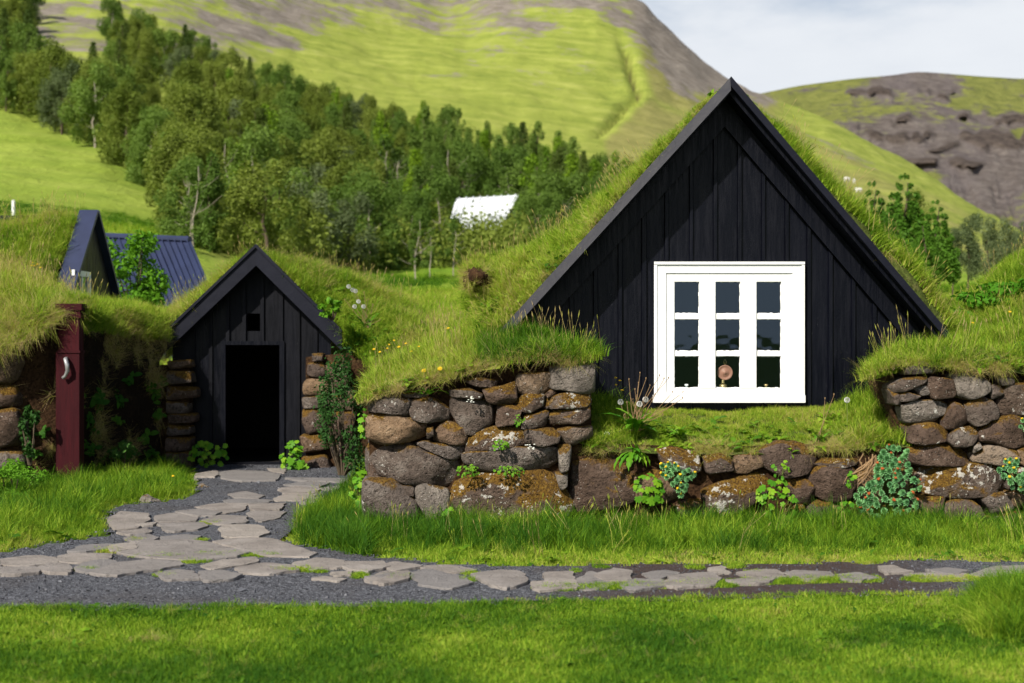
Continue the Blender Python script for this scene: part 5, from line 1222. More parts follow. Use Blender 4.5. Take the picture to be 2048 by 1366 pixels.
# white roofed barn in the trees
wb = thing('barn', P(960, 505, 84), 'barn with white metal roof half hidden among the trees', 'barn')
b0, b1, b2, b3 = P(912, 397, 88), P(1038, 390, 88), P(997, 462, 83), P(896, 452, 83)
nrm = np.cross(b1-b0, b3-b0); nrm /= np.linalg.norm(nrm); nrm = nrm if nrm[2] > 0 else -nrm
MB().hexa([b3-nrm*0.1, b2-nrm*0.1, b1-nrm*0.1, b0-nrm*0.1, b3, b2, b1, b0]).build('roof', M['whiteroof'], wb)
for k in range(9):
    t = (k+0.5)/9; a, b = b0+(b1-b0)*t, b3+(b2-b3)*t; e = (b1-b0)/np.linalg.norm(b1-b0)*0.04
    MB().hexa([b-e, b+e, a+e, a-e, b-e+nrm*0.07, b+e+nrm*0.07, a+e+nrm*0.07, a-e+nrm*0.07]).build('rib', M['whiteroof'], wb)
def drop(p, z): return np.array((p[0], p[1], z))
zg = Z_(515, 84); m0, m1 = b3+(b2-b3)*0.06-nrm*0.12, b2-(b2-b3)*0.06-nrm*0.12; back = np.array((0.8, 9.0, 0))
n0_, n1_ = b0+(b1-b0)*0.05-nrm*0.12, b1-(b1-b0)*0.05-nrm*0.12
MB().add([m0, m1, drop(m1, zg), drop(m0, zg)], [(0,1,2,3)]).add([m1, n1_, drop(n1_, zg), drop(m1, zg)], [(0,1,2,3)]).add([m0, n0_, drop(n0_, zg), drop(m0, zg)], [(3,2,1,0)]).add([n0_, n1_, drop(n1_, zg), drop(n0_, zg)], [(0,1,2,3)]).build('wall', M['tar2'], wb)
local(wb)
# ------------------------------------------------------------------ grass on the ground
def ground_pts(n, x0, x1, y0, y1):
    p = np.stack([rng.uniform(x0, x1, n), rng.uniform(y0, y1, n), np.zeros(n)], 1); p[:, 2] = gz(p[:, 0], p[:, 1]); return p, 1024+p[:, 0]/p[:, 1]*F, 683+EYE/p[:, 1]*F
UP = np.array((0, 0, 1.0))
def upn(p): return np.broadcast_to(UP, p.shape)
wig = lambda p, s: (fbm(p[:, 0]*2.2, p[:, 1]*2.2, 0, 3, s)-0.5)
# mown lawn
B = []
p, px, py = ground_pts(26000, -3.6, 3.9, 5.6, 9.2)
m = (py > pl(px, LAWN)-3+wig(p, 51)*14+np.where(rng.uniform(size=len(px)) < 0.04, -4, 0)) & (px > -260) & (px < 2320); p = p[m]; px, py = px[m], py[m]
bare = fbm(p[:, 0]*1.6, p[:, 1]*1.6, 0, 4, 61); edge = ss(60, 10, py-pl(px, LAWN))
keep = rng.uniform(size=len(p)) > 0.45*ss(0.60, 0.72, bare); p, bare, edge = p[keep], bare[keep], edge[keep]
p[:, 2] += 0.016*edge; t = tn(p, 0.16, 0.54, 1.3, 4)+0.10*edge+0.12*ss(0.56, 0.68, bare)
B.append(batch(p, upn(p), 'lawn', 0.95+0.5*(fbm(p[:, 0]*2, p[:, 1]*2, 0, 3, 66)-0.4), t, 1.0, 0.16, wide=1.1))
q = p[rng.uniform(size=len(p)) < 0.05]; B.append(batch(q, upn(q), 'dry', 0.32, tn(q, 0.7, 0.95), 0.9, 0.3))
q = p[rng.uniform(size=len(p)) < 0.025]; B.append(batch(q, upn(q), 'herb', 0.42, tn(q, 0.15, 0.5), 1, 0.2))
for jx, jy, jw in ((95, 1223, 40), (300, 1283, 24)):
    q = np.array([G(jx+R.gauss(0, jw*0.6), jy+R.gauss(0, 3)) for _ in range(9)]); B.append(batch(q, upn(q), 'dry', 0.35, np.full(9, 1.05), 0.8, 0.4, wide=0.35))
scatter('lawn_grass', B, 'closely mown green lawn in front of the gravel path', 'grass')
# verges
B = []
p, px, py = ground_pts(26000, -6.5, 6.2, 9.4, 17.6)
top = pl(px, FLAGTOP)+wig(p, 52)*12
inR = (px > 545) & (py < top) & ((px > 728) | (px > pl(py, ALLEYR)+wig(p, 54)*20)) & ((p[:, 1] < 12.32) | ((px < 735) & (p[:, 0] < -1.3))) & (px < 2350)
a, ax, ay = p[inR], px[inR], py[inR]
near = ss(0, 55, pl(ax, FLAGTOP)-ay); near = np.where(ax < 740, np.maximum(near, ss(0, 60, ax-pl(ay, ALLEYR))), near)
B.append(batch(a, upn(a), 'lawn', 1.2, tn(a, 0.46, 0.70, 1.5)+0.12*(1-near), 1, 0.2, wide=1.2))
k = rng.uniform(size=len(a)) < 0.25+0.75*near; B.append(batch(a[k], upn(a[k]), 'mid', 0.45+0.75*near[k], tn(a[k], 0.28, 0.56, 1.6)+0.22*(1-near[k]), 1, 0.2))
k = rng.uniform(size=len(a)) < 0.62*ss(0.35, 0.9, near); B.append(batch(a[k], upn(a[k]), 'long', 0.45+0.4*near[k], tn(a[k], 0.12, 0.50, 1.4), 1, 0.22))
k = rng.uniform(size=len(a)) < 0.02*near; B.append(batch(a[k], upn(a[k]), 'stalk', 0.8, rng.uniform(0.7, 1, k.sum()), 1, 0.3))
k = rng.uniform(size=len(a)) < 0.05; B.append(batch(a[k], upn(a[k]), 'herb', 0.8, tn(a[k], 0.25, 0.6), 1, 0.2))
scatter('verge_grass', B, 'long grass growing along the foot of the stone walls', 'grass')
B = []
wallx = np.interp(p[:, 1], [15.4, 15.9, 17.9], [-9, -4.95, -4.35]); wallx = np.where(p[:, 1] < 15.5, -99, wallx)
inL = (px < pl(py, ALLEYL)+wig(p, 53)*26) & (p[:, 0] > wallx) & (px > -350) & (py > 905) & (py < pl(px, [(-700, 1122), (0, 1112), (90, 1090), (215, 1072), (400, 1072)]))
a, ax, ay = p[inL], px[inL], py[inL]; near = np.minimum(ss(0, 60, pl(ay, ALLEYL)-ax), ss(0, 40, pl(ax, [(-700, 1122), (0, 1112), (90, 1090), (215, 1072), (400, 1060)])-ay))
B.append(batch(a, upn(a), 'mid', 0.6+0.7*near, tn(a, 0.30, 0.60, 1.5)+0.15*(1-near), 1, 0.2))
k = rng.uniform(size=len(a)) < 0.6*near; B.append(batch(a[k], upn(a[k]), 'long', 0.5+0.35*near[k], tn(a[k], 0.2, 0.55, 1.4), 1, 0.22))
k = rng.uniform(size=len(a)) < 0.06; B.append(batch(a[k], upn(a[k]), 'herb', 1.0, tn(a[k], 0.25, 0.6), 1, 0.2))
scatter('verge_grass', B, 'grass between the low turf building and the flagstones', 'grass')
# strips of grass between the flags and the gravel, and in the joints
B = []
p, px, py = ground_pts(60000, -5, 5, 8.7, 12.6)
c_ = pl(px, [(1070, 1184), (1200, 1181), (1300, 1178), (1450, 1174), (1600, 1169), (1700, 1166), (1765, 1166), (1800, 1166), (1960, 1164), (2100, 1162)])
hwid = 7*ss(1065, 1110, px)*np.clip(ss(1775, 1740, px)+ss(1805, 1825, px), 0, 1)*(0.75+0.9*wig(p, 55))
m1 = np.abs(py-c_) < hwid
J = [(225, 1108, 34, 5), (300, 1118, 60, 5), (390, 1130, 30, 4), (450, 1116, 50, 5), (520, 1115, 40, 4), (590, 1145, 60, 5), (630, 1148, 25, 4), (275, 1085, 22, 4), (400, 1085, 22, 3), (420, 1051, 26, 4), (170, 1145, 20, 4), (330, 1158, 28, 4),
     (720, 1158, 14, 6), (790, 1162, 34, 5), (935, 1167, 18, 5), (940, 1152, 16, 3), (1200, 1140, 20, 4), (1150, 1147, 10, 6), (1390, 1140, 18, 5), (1470, 1138, 22, 5), (1510, 1150, 22, 3), (660, 1085, 40, 5), (1735, 1128, 40, 6)]
m2 = np.zeros_like(m1)
for (jx, jy, jw, jh) in J: m2 |= ((px-jx)/jw)**2+((py-jy)/jh)**2 < 0.75+wig(p, 57)*1.2
m3 = (py > pl(px, LAWN)-4) & (py < pl(px, LAWN)+2) & (rng.uniform(size=len(px)) < 0.25)
a = p[m1 | m2]; a[:, 2] = 0.022; B.append(batch(a, upn(a), 'lawn', 0.6, tn(a, 0.48, 0.74, 2), 1, 0.2)); k = m1[m1 | m2] & (rng.uniform(size=len(a)) < 0.25)
B.append(batch(a[k], upn(a[k]), 'mid', 0.28, tn(a[k], 0.45, 0.66, 2), 1, 0.2))
a = p[m3]; a[:, 2] = 0.018; B.append(batch(a, upn(a), 'lawn', 0.8, tn(a, 0.5, 0.75, 2), 1, 0.2))
scatter('joint_grass', B, 'small strips of grass growing between flagstones and gravel', 'grass')
# tall clump in the right foreground
B = []
p, px, py = ground_pts(9000, 2.0, 3.9, 7.3, 9.6)
d_ = ((px-2050)/120)**2+((py-1238)/50)**2; m = d_ < 1+wig(p, 58); p, d_ = p[m], d_[m]
mh = 0.13*np.clip(1-d_, 0, 1); p[:, 2] += mh*0.5
k = rng.uniform(size=len(p)) < 0.6; B.append(batch(p[k], upn(p[k])*0.6+np.array((-0.25, 0.1, 0)), 'long', (0.45+0.42*(1-d_))[k], tn(p[k], 0.28, 0.58, 2), 0.6, 0.22)); B.append(batch(p, upn(p), 'mid', 0.8, tn(p, 0.28, 0.55, 2), 1, 0.25))
scatter('grass_clump', B, 'tall tuft of long grass at the end of the gravel path', 'grass')
# loose gravel
n = 22000; i_ = rng.integers(0, len(GRX), n); p = np.stack([GRX[i_]+rng.uniform(-0.06, 0.06, n), GRY[i_]+rng.uniform(-0.05, 0.05, n), np.full(n, 0.02)], 1)
ppx, ppy = 1024+p[:, 0]/p[:, 1]*F, 683+EYE/p[:, 1]*F; p = p[(ppx > -200) & (ppx < 2250)]; n = len(p)
s_ = rng.gamma(3, 0.0020, n)
scatter('loose_gravel', [dict(p=p, r=rng.uniform(0, 6.28, (n, 3)), s=np.stack([s_, s_, s_*0.7], 1), i=rng.integers(0, 4, n), t=rng.beta(1.6, 2.2, n))], 'dark grey loose gravel strewn over the path', 'gravel', 'p')
# rough grass in the field behind the houses
B = []
n = 9000; px = rng.uniform(-100, 2200, n); D = np.exp(rng.uniform(math.log(25), math.log(58), n)); py = terr_py(px, D)
p = np.stack([(px-1024)/F*D, D, EYE-(py-683)/F*D], 1); m = ((px > 640) & (px < 1180)) | (px < 380) | (px > 1850); p, D = p[m], D[m]
t = tn(p, 0.5, 0.86, 0.25, 9)-0.3*ss(44, 52, D); B.append(batch(p, upn(p), 'far', 0.75, t, 1, 0.15))
scatter('field_grass', B, 'rough meadow grass on the slope behind the houses', 'grass')

# ------------------------------------------------------------------ plants
def tree_copy(src, loc, rz=0.0, sc=1.0, label=None, group=None, tilt=(0, 0)):
    c = src.copy(); COL.objects.link(c); c.location = tuple(map(float, loc)); c.rotation_euler = (tilt[0], tilt[1], rz); c.scale = (sc, sc, sc)
    if label: c['label'] = label
    if group: c['group'] = group
    for ch in src.children:
        d = ch.copy(); COL.objects.link(d); d.parent = c
        for g in ch.children: e = g.copy(); COL.objects.link(e); e.parent = d
    return c
def lobed_leaf(s, lobes=5, cup=0.15):
    mb = MB(); V = [(0, 0, 0)]; n = lobes*4+1
    for i in range(n):
        t = -2.4+4.8*i/(n-1); r_ = s*(0.72+0.28*abs(math.cos(t*lobes/4.8*math.pi*1.0)))*(0.78+0.22*math.cos(t)); V.append((r_*math.cos(t)+0.25*s, r_*math.sin(t), -cup*r_*r_/s))
    mb.add(V, [(0, i, i+1) for i in range(1, n)]); return mb
LOBED = [lobed_leaf(0.042, 5, 0.3).mesh('leaf', M['leaf_plant']), lobed_leaf(0.052, 7, 0.15).mesh('leaf', M['leaf_plant']), lobed_leaf(0.034, 5, 0.45).mesh('leaf', M['leaf_plant'])]
def place_leaf(parent, me, loc, nrm, sc, name='leaf'):
    o = link(name, me, parent); z = Vector(nrm).normalized(); q = z.to_track_quat('Z', 'Y'); o.rotation_mode = 'QUATERNION'
    from mathutils import Quaternion
    o.rotation_quaternion = q @ Quaternion((0, 0, 1), R.uniform(0, 6.28)); o.location = loc; o.scale = (sc, sc, sc); return o
def leafy_plant(px0, px1, py0, py1, D, n, label, cat='plant', seed=0, sc=1.0, meshes=None, face=(0, -0.8, 0.55)):
    r = random.Random(seed); base = P((px0+px1)/2, py1, D+0.06); t = thing('leafy_plant', base, label, cat)
    st = MB(); cxp, cyp = (px0+px1)/2, (py0+py1)/2
    for k in range(n):
        while True:
            u, v = r.uniform(-1, 1), r.uniform(-1, 1)
            if u*u+v*v < 1: break
        q = P(cxp+u*(px1-px0)/2, cyp+v*(py1-py0)/2, D-0.05-0.12*r.random()*(1-u*u-v*v))-base
        place_leaf(t, r.choice(meshes or LOBED), q, (face[0]+u*0.6+r.uniform(-0.4, 0.4), face[1]+r.uniform(-0.3, 0.3), face[2]-v*0.5+r.uniform(-0.4, 0.4)), sc*r.uniform(0.65, 1.3))
        if k % 2 == 0: st.tube([(0, 0, 0.05), q*0.5+np.array((0, 0, 0.06)), q+np.array((0, 0.01, 0))], [0.003, 0.002, 0.0015], 4, False)
    st.build('stems', M['stem'], t); return t
leafy_plant(1508, 1596, 958, 1066, 12.22, 46, 'bright lime green lobed leaf plant hanging over the low stone wall', seed=1)
leafy_plant(1265, 1332, 948, 1008, 12.24, 34, 'light green leafy plant on the low wall below the dandelions', seed=2, sc=0.95)
leafy_plant(1668, 1722, 990, 1045, 12.2, 20, 'small lime green leafy sprig beside the large rosette plant', seed=3, sc=0.8)
leafy_plant(1690, 1725, 940, 985, 12.22, 9, 'few lime leaves sprouting above the wall foot near the large rosette plant', seed=4, sc=0.7)
leafy_plant(1545, 1580, 920, 965, 12.28, 14, 'slender yellowish green sprig on top of the lime leaf plant', seed=5, sc=0.5)
leafy_plant(560, 612, 880, 950, 17.6, 40, 'bright green leaves at the right foot of the shed doorway', seed=6, sc=1.3)
leafy_plant(375, 455, 880, 935, 17.7, 40, 'shaded dark leaves at the left foot of the shed doorway', seed=7, sc=1.2)
leafy_plant(700, 735, 940, 1010, 12.7, 34, 'light green nettles against the end of the tall stone wall', seed=8, sc=0.9)
leafy_plant(715, 742, 815, 880, 12.5, 20, 'green leaves growing out of the end of the tall stone wall', seed=9, sc=0.7)
leafy_plant(885, 905, 1015, 1045, 12.2, 7, 'tiny lime sprig in the joint at the foot of the tall stone wall', seed=10, sc=0.55)
# small fern-like cushions in the joints of the left wall
SMALL = [lobed_leaf(0.016, 5, 0.3).mesh('leaf', M['leaf_bright'])]
for i, (a, b, c_, d_, lb_) in enumerate(((912, 960, 925, 955, 'small green fern cushion under the long stone, left end'), (985, 1052, 930, 955, 'small green fern cushion under the long stone, right end'), (1028, 1050, 828, 855, 'tiny green tuft in a joint beside the mossy stones'), (985, 1018, 880, 902, 'small white flowered cress in a joint of the tall wall'))):
    leafy_plant(a, b, c_, d_, 12.23, 46 if b-a > 30 else 18, lb_, seed=20+i, meshes=SMALL, sc=0.9)
for cxp, cyp, n in ((945, 797, 16), (1062, 893, 12), (1000, 886, 10)):
    t = thing('white_cress', P(cxp, cyp, 12.22), {945: 'white cress blossoms on the dark stone near the wall top', 1062: 'white cress blossoms beside the lichen patch', 1000: 'white cress blossoms above the long stone'}[cxp], 'flower')
    for k in range(n):
        q = P(cxp+R.gauss(0, 7), cyp+R.gauss(0, 5), 12.20-R.random()*0.02)-np.array(t.location)
        MB().lathe([(0.0, 0.003), (0.007, 0.005), (0.009, 0.0), (0.0, -0.002)], tuple(q), 6).build('blossom', M['whitepetal'], t)
    mb = MB(); mb.tube([(0, 0.03, -0.02), (0, 0, 0.0)], 0.003, 4); mb.build('stem', M['stem'], t)

# rosette plants (roseroot)
def rosette_mesh(seed):
    r = np.random.default_rng(seed); mb = MB(); nl = 44
    for i in range(nl):
        t = i/nl; a = i*2.39996; el = -0.35+1.7*t; l = 0.034*(1.1-0.6*t); z0 = 0.004+0.03*t
        o = np.array((math.cos(a)*math.cos(el), math.sin(a)*math.cos(el), math.sin(el))); s_ = np.array((-math.sin(a), math.cos(a), 0)); u_ = np.cross(o, s_)
        b = np.array((0, 0, z0)); w = 0.0105
        mb.add([b, b+o*l*0.55-s_*w+u_*0.001, b+o*l, b+o*l*0.55+s_*w+u_*0.001, b+o*l*0.55-u_*0.004], [(0,1,4),(0,4,3),(1,2,4),(4,2,3)])
    return mb.mesh('rosette', M['rosette'])
ROS = [rosette_mesh(k) for k in range(4)]
fh = MB()
for k in range(9):
    a = k*2.4; rr = 0.004*math.sqrt(k); fh.lathe([(0.0, 0.052), (0.0045, 0.048), (0.004, 0.040), (0.0, 0.036)], (rr*math.cos(a), rr*math.sin(a), 0), 5)
FH = {'orange': fh.mesh('flower_head', M['orange']), 'yellow': mesh('flower_head', fh.v, fh.f, M['yellow'])}
def roseroot(poly, D, n, label, flower, fr, seed, sc=1.0, stemz=None):
    r = random.Random(seed); poly = np.array(poly, float); c = poly.mean(0); lo, hi = poly.min(0), poly.max(0); base = P(c[0], hi[1], D+0.05)
    t = thing('rosette_plant', base, label, 'plant'); pts = []; tries = 0
    def inside(x, y):
        k = False
        for i in range(len(poly)):
            (x0, y0), (x1, y1) = poly[i], poly[i-1]
            if (y0 > y) != (y1 > y) and x < (x1-x0)*(y-y0)/(y1-y0)+x0: k = not k
        return k
    st = MB()
    while len(pts) < n and tries < 6000:
        tries += 1; x, y = r.uniform(lo[0], hi[0]), r.uniform(lo[1], hi[1])
        if not inside(x, y) or any((x-a)**2+(y-b)**2 < (9.5*sc)**2 for a, b in pts): continue
        pts.append((x, y)); u, v = (x-c[0])/(hi[0]-lo[0])*2, (y-c[1])/(hi[1]-lo[1])*2
        q = P(x, y, D-0.10*max(0, 1-u*u*0.7-v*v*0.7)-r.uniform(0, 0.02))-base
        o = place_leaf(t, r.choice(ROS), q, (u*0.7+r.uniform(-0.25, 0.25)-0.15, -0.75+r.uniform(-0.2, 0.2), 0.75-v*0.25+r.uniform(-0.2, 0.2)), sc*r.uniform(0.8, 1.2), 'rosette')
        if r.random() < fr: f_ = link('flower_head', FH[flower], o)
        root = np.array((u*0.04, 0.05, q[2]*0.55)); st.tube([root, q*0.6+root*0.4+np.array((0, 0.01, -0.01)), q], [0.006, 0.005, 0.004], 5, False)
    st.build('stems', M['stem'], t)
roseroot([(1768,895),(1795,890),(1815,905),(1815,925),(1828,945),(1840,975),(1845,995),(1838,1012),(1815,1030),(1800,1050),(1770,1045),(1745,1030),(1725,1020),(1712,1002),(1712,985),(1735,975),(1745,960),(1755,940),(1750,925),(1765,915)], 12.2, 70, 'large blue-green rosette plant with orange buds at the wall corner', 'orange', 0.3, 1)
roseroot([(1342,925),(1356,922),(1368,935),(1388,945),(1388,958),(1372,968),(1372,985),(1358,998),(1345,990),(1345,970),(1326,950),(1325,935)], 12.2, 22, 'small blue-green rosette plant with yellow buds on the low wall', 'yellow', 0.6, 2, 0.85)
roseroot([(1998,940),(2015,920),(2040,918),(2080,930),(2090,965),(2060,990),(2030,980),(2005,965)], 12.15, 34, 'rosette plant with yellow buds on the stone wall right of the house', 'yellow', 0.4, 3, 0.85)
roseroot([(2040,838),(2062,830),(2075,850),(2062,868),(2042,862)], 12.15, 9, 'small rosette cushion high on the stone wall right of the house', 'yellow', 0.2, 4, 0.75)
# twisted woody roots beside the large rosette plant
t = thing('woody_roots', P(1742, 970, 12.3), 'grey twisted dead stems hanging beside the large rosette plant', 'roots')
for k in range(26):
    x, y = R.uniform(1722, 1765), R.uniform(905, 935); l = R.uniform(30, 60); q = [np.array(P(x+R.gauss(0, 5)*j-4*j, y+l*j/3, 12.24-0.03*R.random()))-np.array(t.location) for j in range(4)]
    MB().tube(q, [0.007, 0.008, 0.006, 0.003], 5).build('root', M['stemdry'], t)

# dandelions
def blade_leaf(l, w, tooth, mat):
    mb = MB(); n = 9; V = []
    for i in range(n):
        t = i/(n-1); ww = w*math.sin(math.pi*min(1, t*0.92+0.08))**0.8*(1-tooth*(i % 2)); z = l*(0.55*t-0.6*t*t); V += [(l*t, -ww, z+ww*0.3), (l*t, 0, z), (l*t, ww, z+ww*0.3)]
    f = []
    for i in range(n-1): f += [(3*i, 3*i+1, 3*i+4, 3*i+3), (3*i+1, 3*i+2, 3*i+5, 3*i+4)]
    return mb.add(V, f).mesh('leaf', mat)
DLEAF = [blade_leaf(0.17, 0.024, 0.5, M['leaf_plant']), blade_leaf(0.22, 0.028, 0.45, M['leaf_plant']), blade_leaf(0.13, 0.03, 0.2, M['leaf_plant'])]
def clock_mesh(r0=0.026):
    mb = MB(); n = 130
    for i in range(n):
        z = 1-2*(i+0.5)/n; a = i*2.39996; rr = math.sqrt(1-z*z); d = np.array((rr*math.cos(a), rr*math.sin(a), z)); u_ = np.cross(d, (0.3, 0.5, 0.8)); u_ /= np.linalg.norm(u_); v_ = np.cross(d, u_)
        c = d*r0*0.9; s_ = r0*0.22; mb.add([c-u_*s_, c+u_*s_, c+d*r0*0.12+v_*s_*0.2], [(0,1,2)]); mb.add([c-v_*s_, c+v_*s_, c+d*r0*0.12+u_*s_*0.2], [(0,1,2)]); mb.add([d*0.003-u_*0.0003, d*0.003+u_*0.0003, c], [(0,1,2)])
    return mb.mesh('seed_head', M['fluff'])
CLOCK = clock_mesh()
bm_ = MB(); bm_.lathe([(0.0, 0.016), (0.004, 0.014), (0.006, 0.006), (0.004, 0.0), (0.0, -0.001)], (0, 0, 0), 7); BUD = bm_.mesh('bud', M['stemdry'])
def petal_flower(rad, layers):
    mb = MB()
    for k in range(layers):
        for i in range(12):
            a = i/12*6.283+k*0.26; r_ = rad*(1-0.28*k); z = 0.003+0.003*k; c, s_ = math.cos(a), math.sin(a)
            mb.add([(0, 0, z), (r_*c-s_*r_*0.2, r_*s_+c*r_*0.2, z+0.004), (r_*1.08*c, r_*1.08*s_, z+0.003), (r_*c+s_*r_*0.2, r_*s_-c*r_*0.2, z+0.004)], [(0,3,2,1)])
    return mb.mesh('flower', M['yellow'])
FLOWER = [petal_flower(0.020, 3), petal_flower(0.011, 2)]
def dandelion(base_px, base_py, D, nleaf, heads, buds, label, lean=(0, -0.6, 0.3), seed=0, lsc=1.0, droop=False):
    r = random.Random(seed); base = P(base_px, base_py, D); t = thing('dandelion', base, label, 'plant')
    for k in range(nleaf):
        o = link('leaf', r.choice(DLEAF), t); a = r.uniform(0, 6.28); o.rotation_euler = (r.uniform(-0.2, 0.2), (0.75 if droop and r.random() < 0.5 else r.uniform(-0.75, 0.1)), a); o.scale = (lsc*r.uniform(0.7, 1.15),)*3; o.location = (r.uniform(-0.05, 0.05), r.uniform(-0.03, 0.03), r.uniform(0, 0.01))
    for (hx, hy, kind) in heads+[(x, y, 'bud') for x, y in buds]:
        q = P(hx, hy, D+r.uniform(-0.06, 0.06))-base; b = np.array((r.uniform(-0.05, 0.05), r.uniform(-0.02, 0.02), 0))
        s_ = MB().tube([b, b*0.6+q*0.4+np.array((r.uniform(-0.02, 0.02), 0, 0.015)), q], [0.0036, 0.0028, 0.0022], 5, False).build('stalk', M['stemdry'] if kind == 'bud' or r.random() < 0.4 else M['stem'], t)
        h_ = link({'clock': 'seed_head', 'bud': 'bud'}.get(kind, 'flower'), {'clock': CLOCK, 'bud': BUD}.get(kind, FLOWER[0]), s_, tuple(q))
        if kind == 'flower': h_.rotation_euler = (0.9, 0, r.uniform(-0.4, 0.4))
    return t
dandelion(1268, 862, 12.55, 30, [(1241, 804, 'clock'), (1279, 808, 'clock'), (1291, 799, 'clock'), (1214, 869, 'clock')], [(1280, 747), (1258, 760), (1277, 767), (1292, 758), (1319, 752), (1328, 758), (1337, 757), (1345, 785), (1366, 785), (1365, 797), (1260, 790), (1254, 806), (1325, 830), (1270, 780), (1300, 772), (1310, 790), (1285, 820), (1250, 830), (1300, 825), (1345, 810), (1266, 800)], 'clump of dandelions with white seed heads left of the white window', seed=1, lsc=1.5)
dandelion(1270, 905, 12.3, 24, [], [], 'dandelion leaves drooping down the low wall below the seed heads', seed=2, lsc=0.95, droop=True)
dandelion(1360, 870, 12.52, 14, [], [], 'flat dandelion leaves on the ledge below the window left pane', seed=3, lsc=0.9)
dandelion(1640, 885, 12.45, 12, [], [(1668, 790), (1650, 798)], 'flat dandelion leaves on the ledge at the right end near the tall wall', seed=4, lsc=0.8)
dandelion(1700, 862, 12.7, 4, [(1694, 800, 'clock')], [], 'single faded dandelion seed head on the ledge right of the window', seed=5, lsc=0.6)
dandelion(850, 790, 12.25, 12, [(850, 764, 'flower'), (880, 738, 'flower'), (848, 742, 'flower')], [(853, 777)], 'yellow dandelion in bloom on the edge of the tall stone wall', seed=6, lsc=0.9)
dandelion(735, 655, 17.4, 8, [(697, 573, 'clock'), (705, 580, 'clock'), (711, 582, 'clock'), (709, 613, 'clock'), (727, 613, 'clock'), (717, 603, 'clock')], [(745, 610), (752, 630), (736, 600), (690, 600), (760, 640), (728, 585)], 'dandelion clump with white seed heads on the mound right of the shed', seed=7, lsc=1.3)
dandelion(1768, 1090, 11.9, 5, [], [], 'pale broad dandelion leaves at the foot of the large rosette plant', seed=8, lsc=0.9)
dandelion(1130, 1128, 10.6, 9, [], [], 'flat dandelion rosette at the edge of the flagstones', seed=9, lsc=0.55)
# buttercups
bc = thing('buttercup', (0, 0, 0), 'x', 'flower')
MB().tube([(0, 0, -0.14), (0.006, 0, -0.06), (0, 0, 0)], [0.002, 0.0016, 0.0012], 4, False).build('stem', M['stem'], bc); link('flower', FLOWER[1], bc)
spots = [([(788, 682), (778, 690), (775, 698), (812, 688), (838, 694), (823, 704), (760, 705), (748, 700), (897, 658), (798, 695)], 12.75, 'small yellow buttercup on the bank above the tall stone wall', 'buttercups on the bank above the tall wall'),
   ([(985, 534), (970, 556), (968, 563)], 13.85, 'yellow buttercup beside the earth clod on the roof edge', 'buttercups beside the earth clod'),
   ([(1231, 757), (1240, 762), (1232, 771), (1244, 782)], 12.7, 'yellow buttercup in front of the black boards left of the window', 'buttercups left of the window'),
   ([(66, 526), (75, 529), (69, 533), (81, 536), (63, 532)], 16.4, 'yellow buttercup on the roof of the low turf building', 'buttercups on the low turf roof'),
   ([(322, 967), (331, 968), (346, 953)], 15.0, 'yellow buttercup in the shaded grass beside the alley', 'buttercups in the shaded grass'),
   ([(2020, 625), (1945, 647)], 13.0, 'yellow buttercup on the bank right of the house', 'buttercups on the right bank'),
   ([(1082, 1074)], 11.7, 'single yellow buttercup in the long grass at the foot of the tall wall', None), ([(1966, 1276), (1998, 1242)], 7.9, 'yellow buttercup beside the tall tuft of grass', 'buttercups by the tall tuft')]
first = True
for lst, D, lb_, gr_ in spots:
    for (x, y) in lst:
        q = P(x, y, D+R.uniform(-0.08, 0.08))
        if first: o = bc; o.location = tuple(q); first = False; o['label'] = lb_; o['group'] = gr_
        else:
            o = tree_copy(bc, q, R.uniform(0, 6.28), R.uniform(0.9, 1.3), lb_, gr_)
            if gr_ is None and 'group' in o: del o['group']
        o.rotation_euler = (R.uniform(0.2, 0.7), R.uniform(-0.3, 0.3), 0)
# loose stones by the alley, dry debris on the lawn
for (x, y, w, lb_) in ((300, 1006, 42, 'grey angular stone lying at the edge of the shaded grass'), (408, 977, 24, 'small pale stone lying on the gravel of the alley')):
    q = G(x, y, 0.0); s_ = w/F*q[1]/2; V = []
    r_ = np.random.default_rng(w); mb = MB(); prof = [(0.9, -0.02), (1.0, 0.15), (0.75, 0.5), (0.3, 0.62)]
    for a_, h_ in prof:
        for j in range(10): th = j/10*6.283; V.append((q[0]+s_*a_*math.cos(th)*(1+r_.uniform(-0.2, 0.2)), q[1]+s_*a_*math.sin(th)*0.8*(1+r_.uniform(-0.2, 0.2)), s_*h_*(1+0.35*math.cos(th+2.5))+0.005))
    V.append((q[0]-0.1*s_, q[1], s_*0.75)); f = [(k*10+j, k*10+(j+1) % 10, (k+1)*10+(j+1) % 10, (k+1)*10+j) for k in range(3) for j in range(10)]+[(30+j, 30+(j+1) % 10, 40) for j in range(10)]
    tag(obj('loose_stone', V, f, M['stone_pale']), lb_, 'stone')

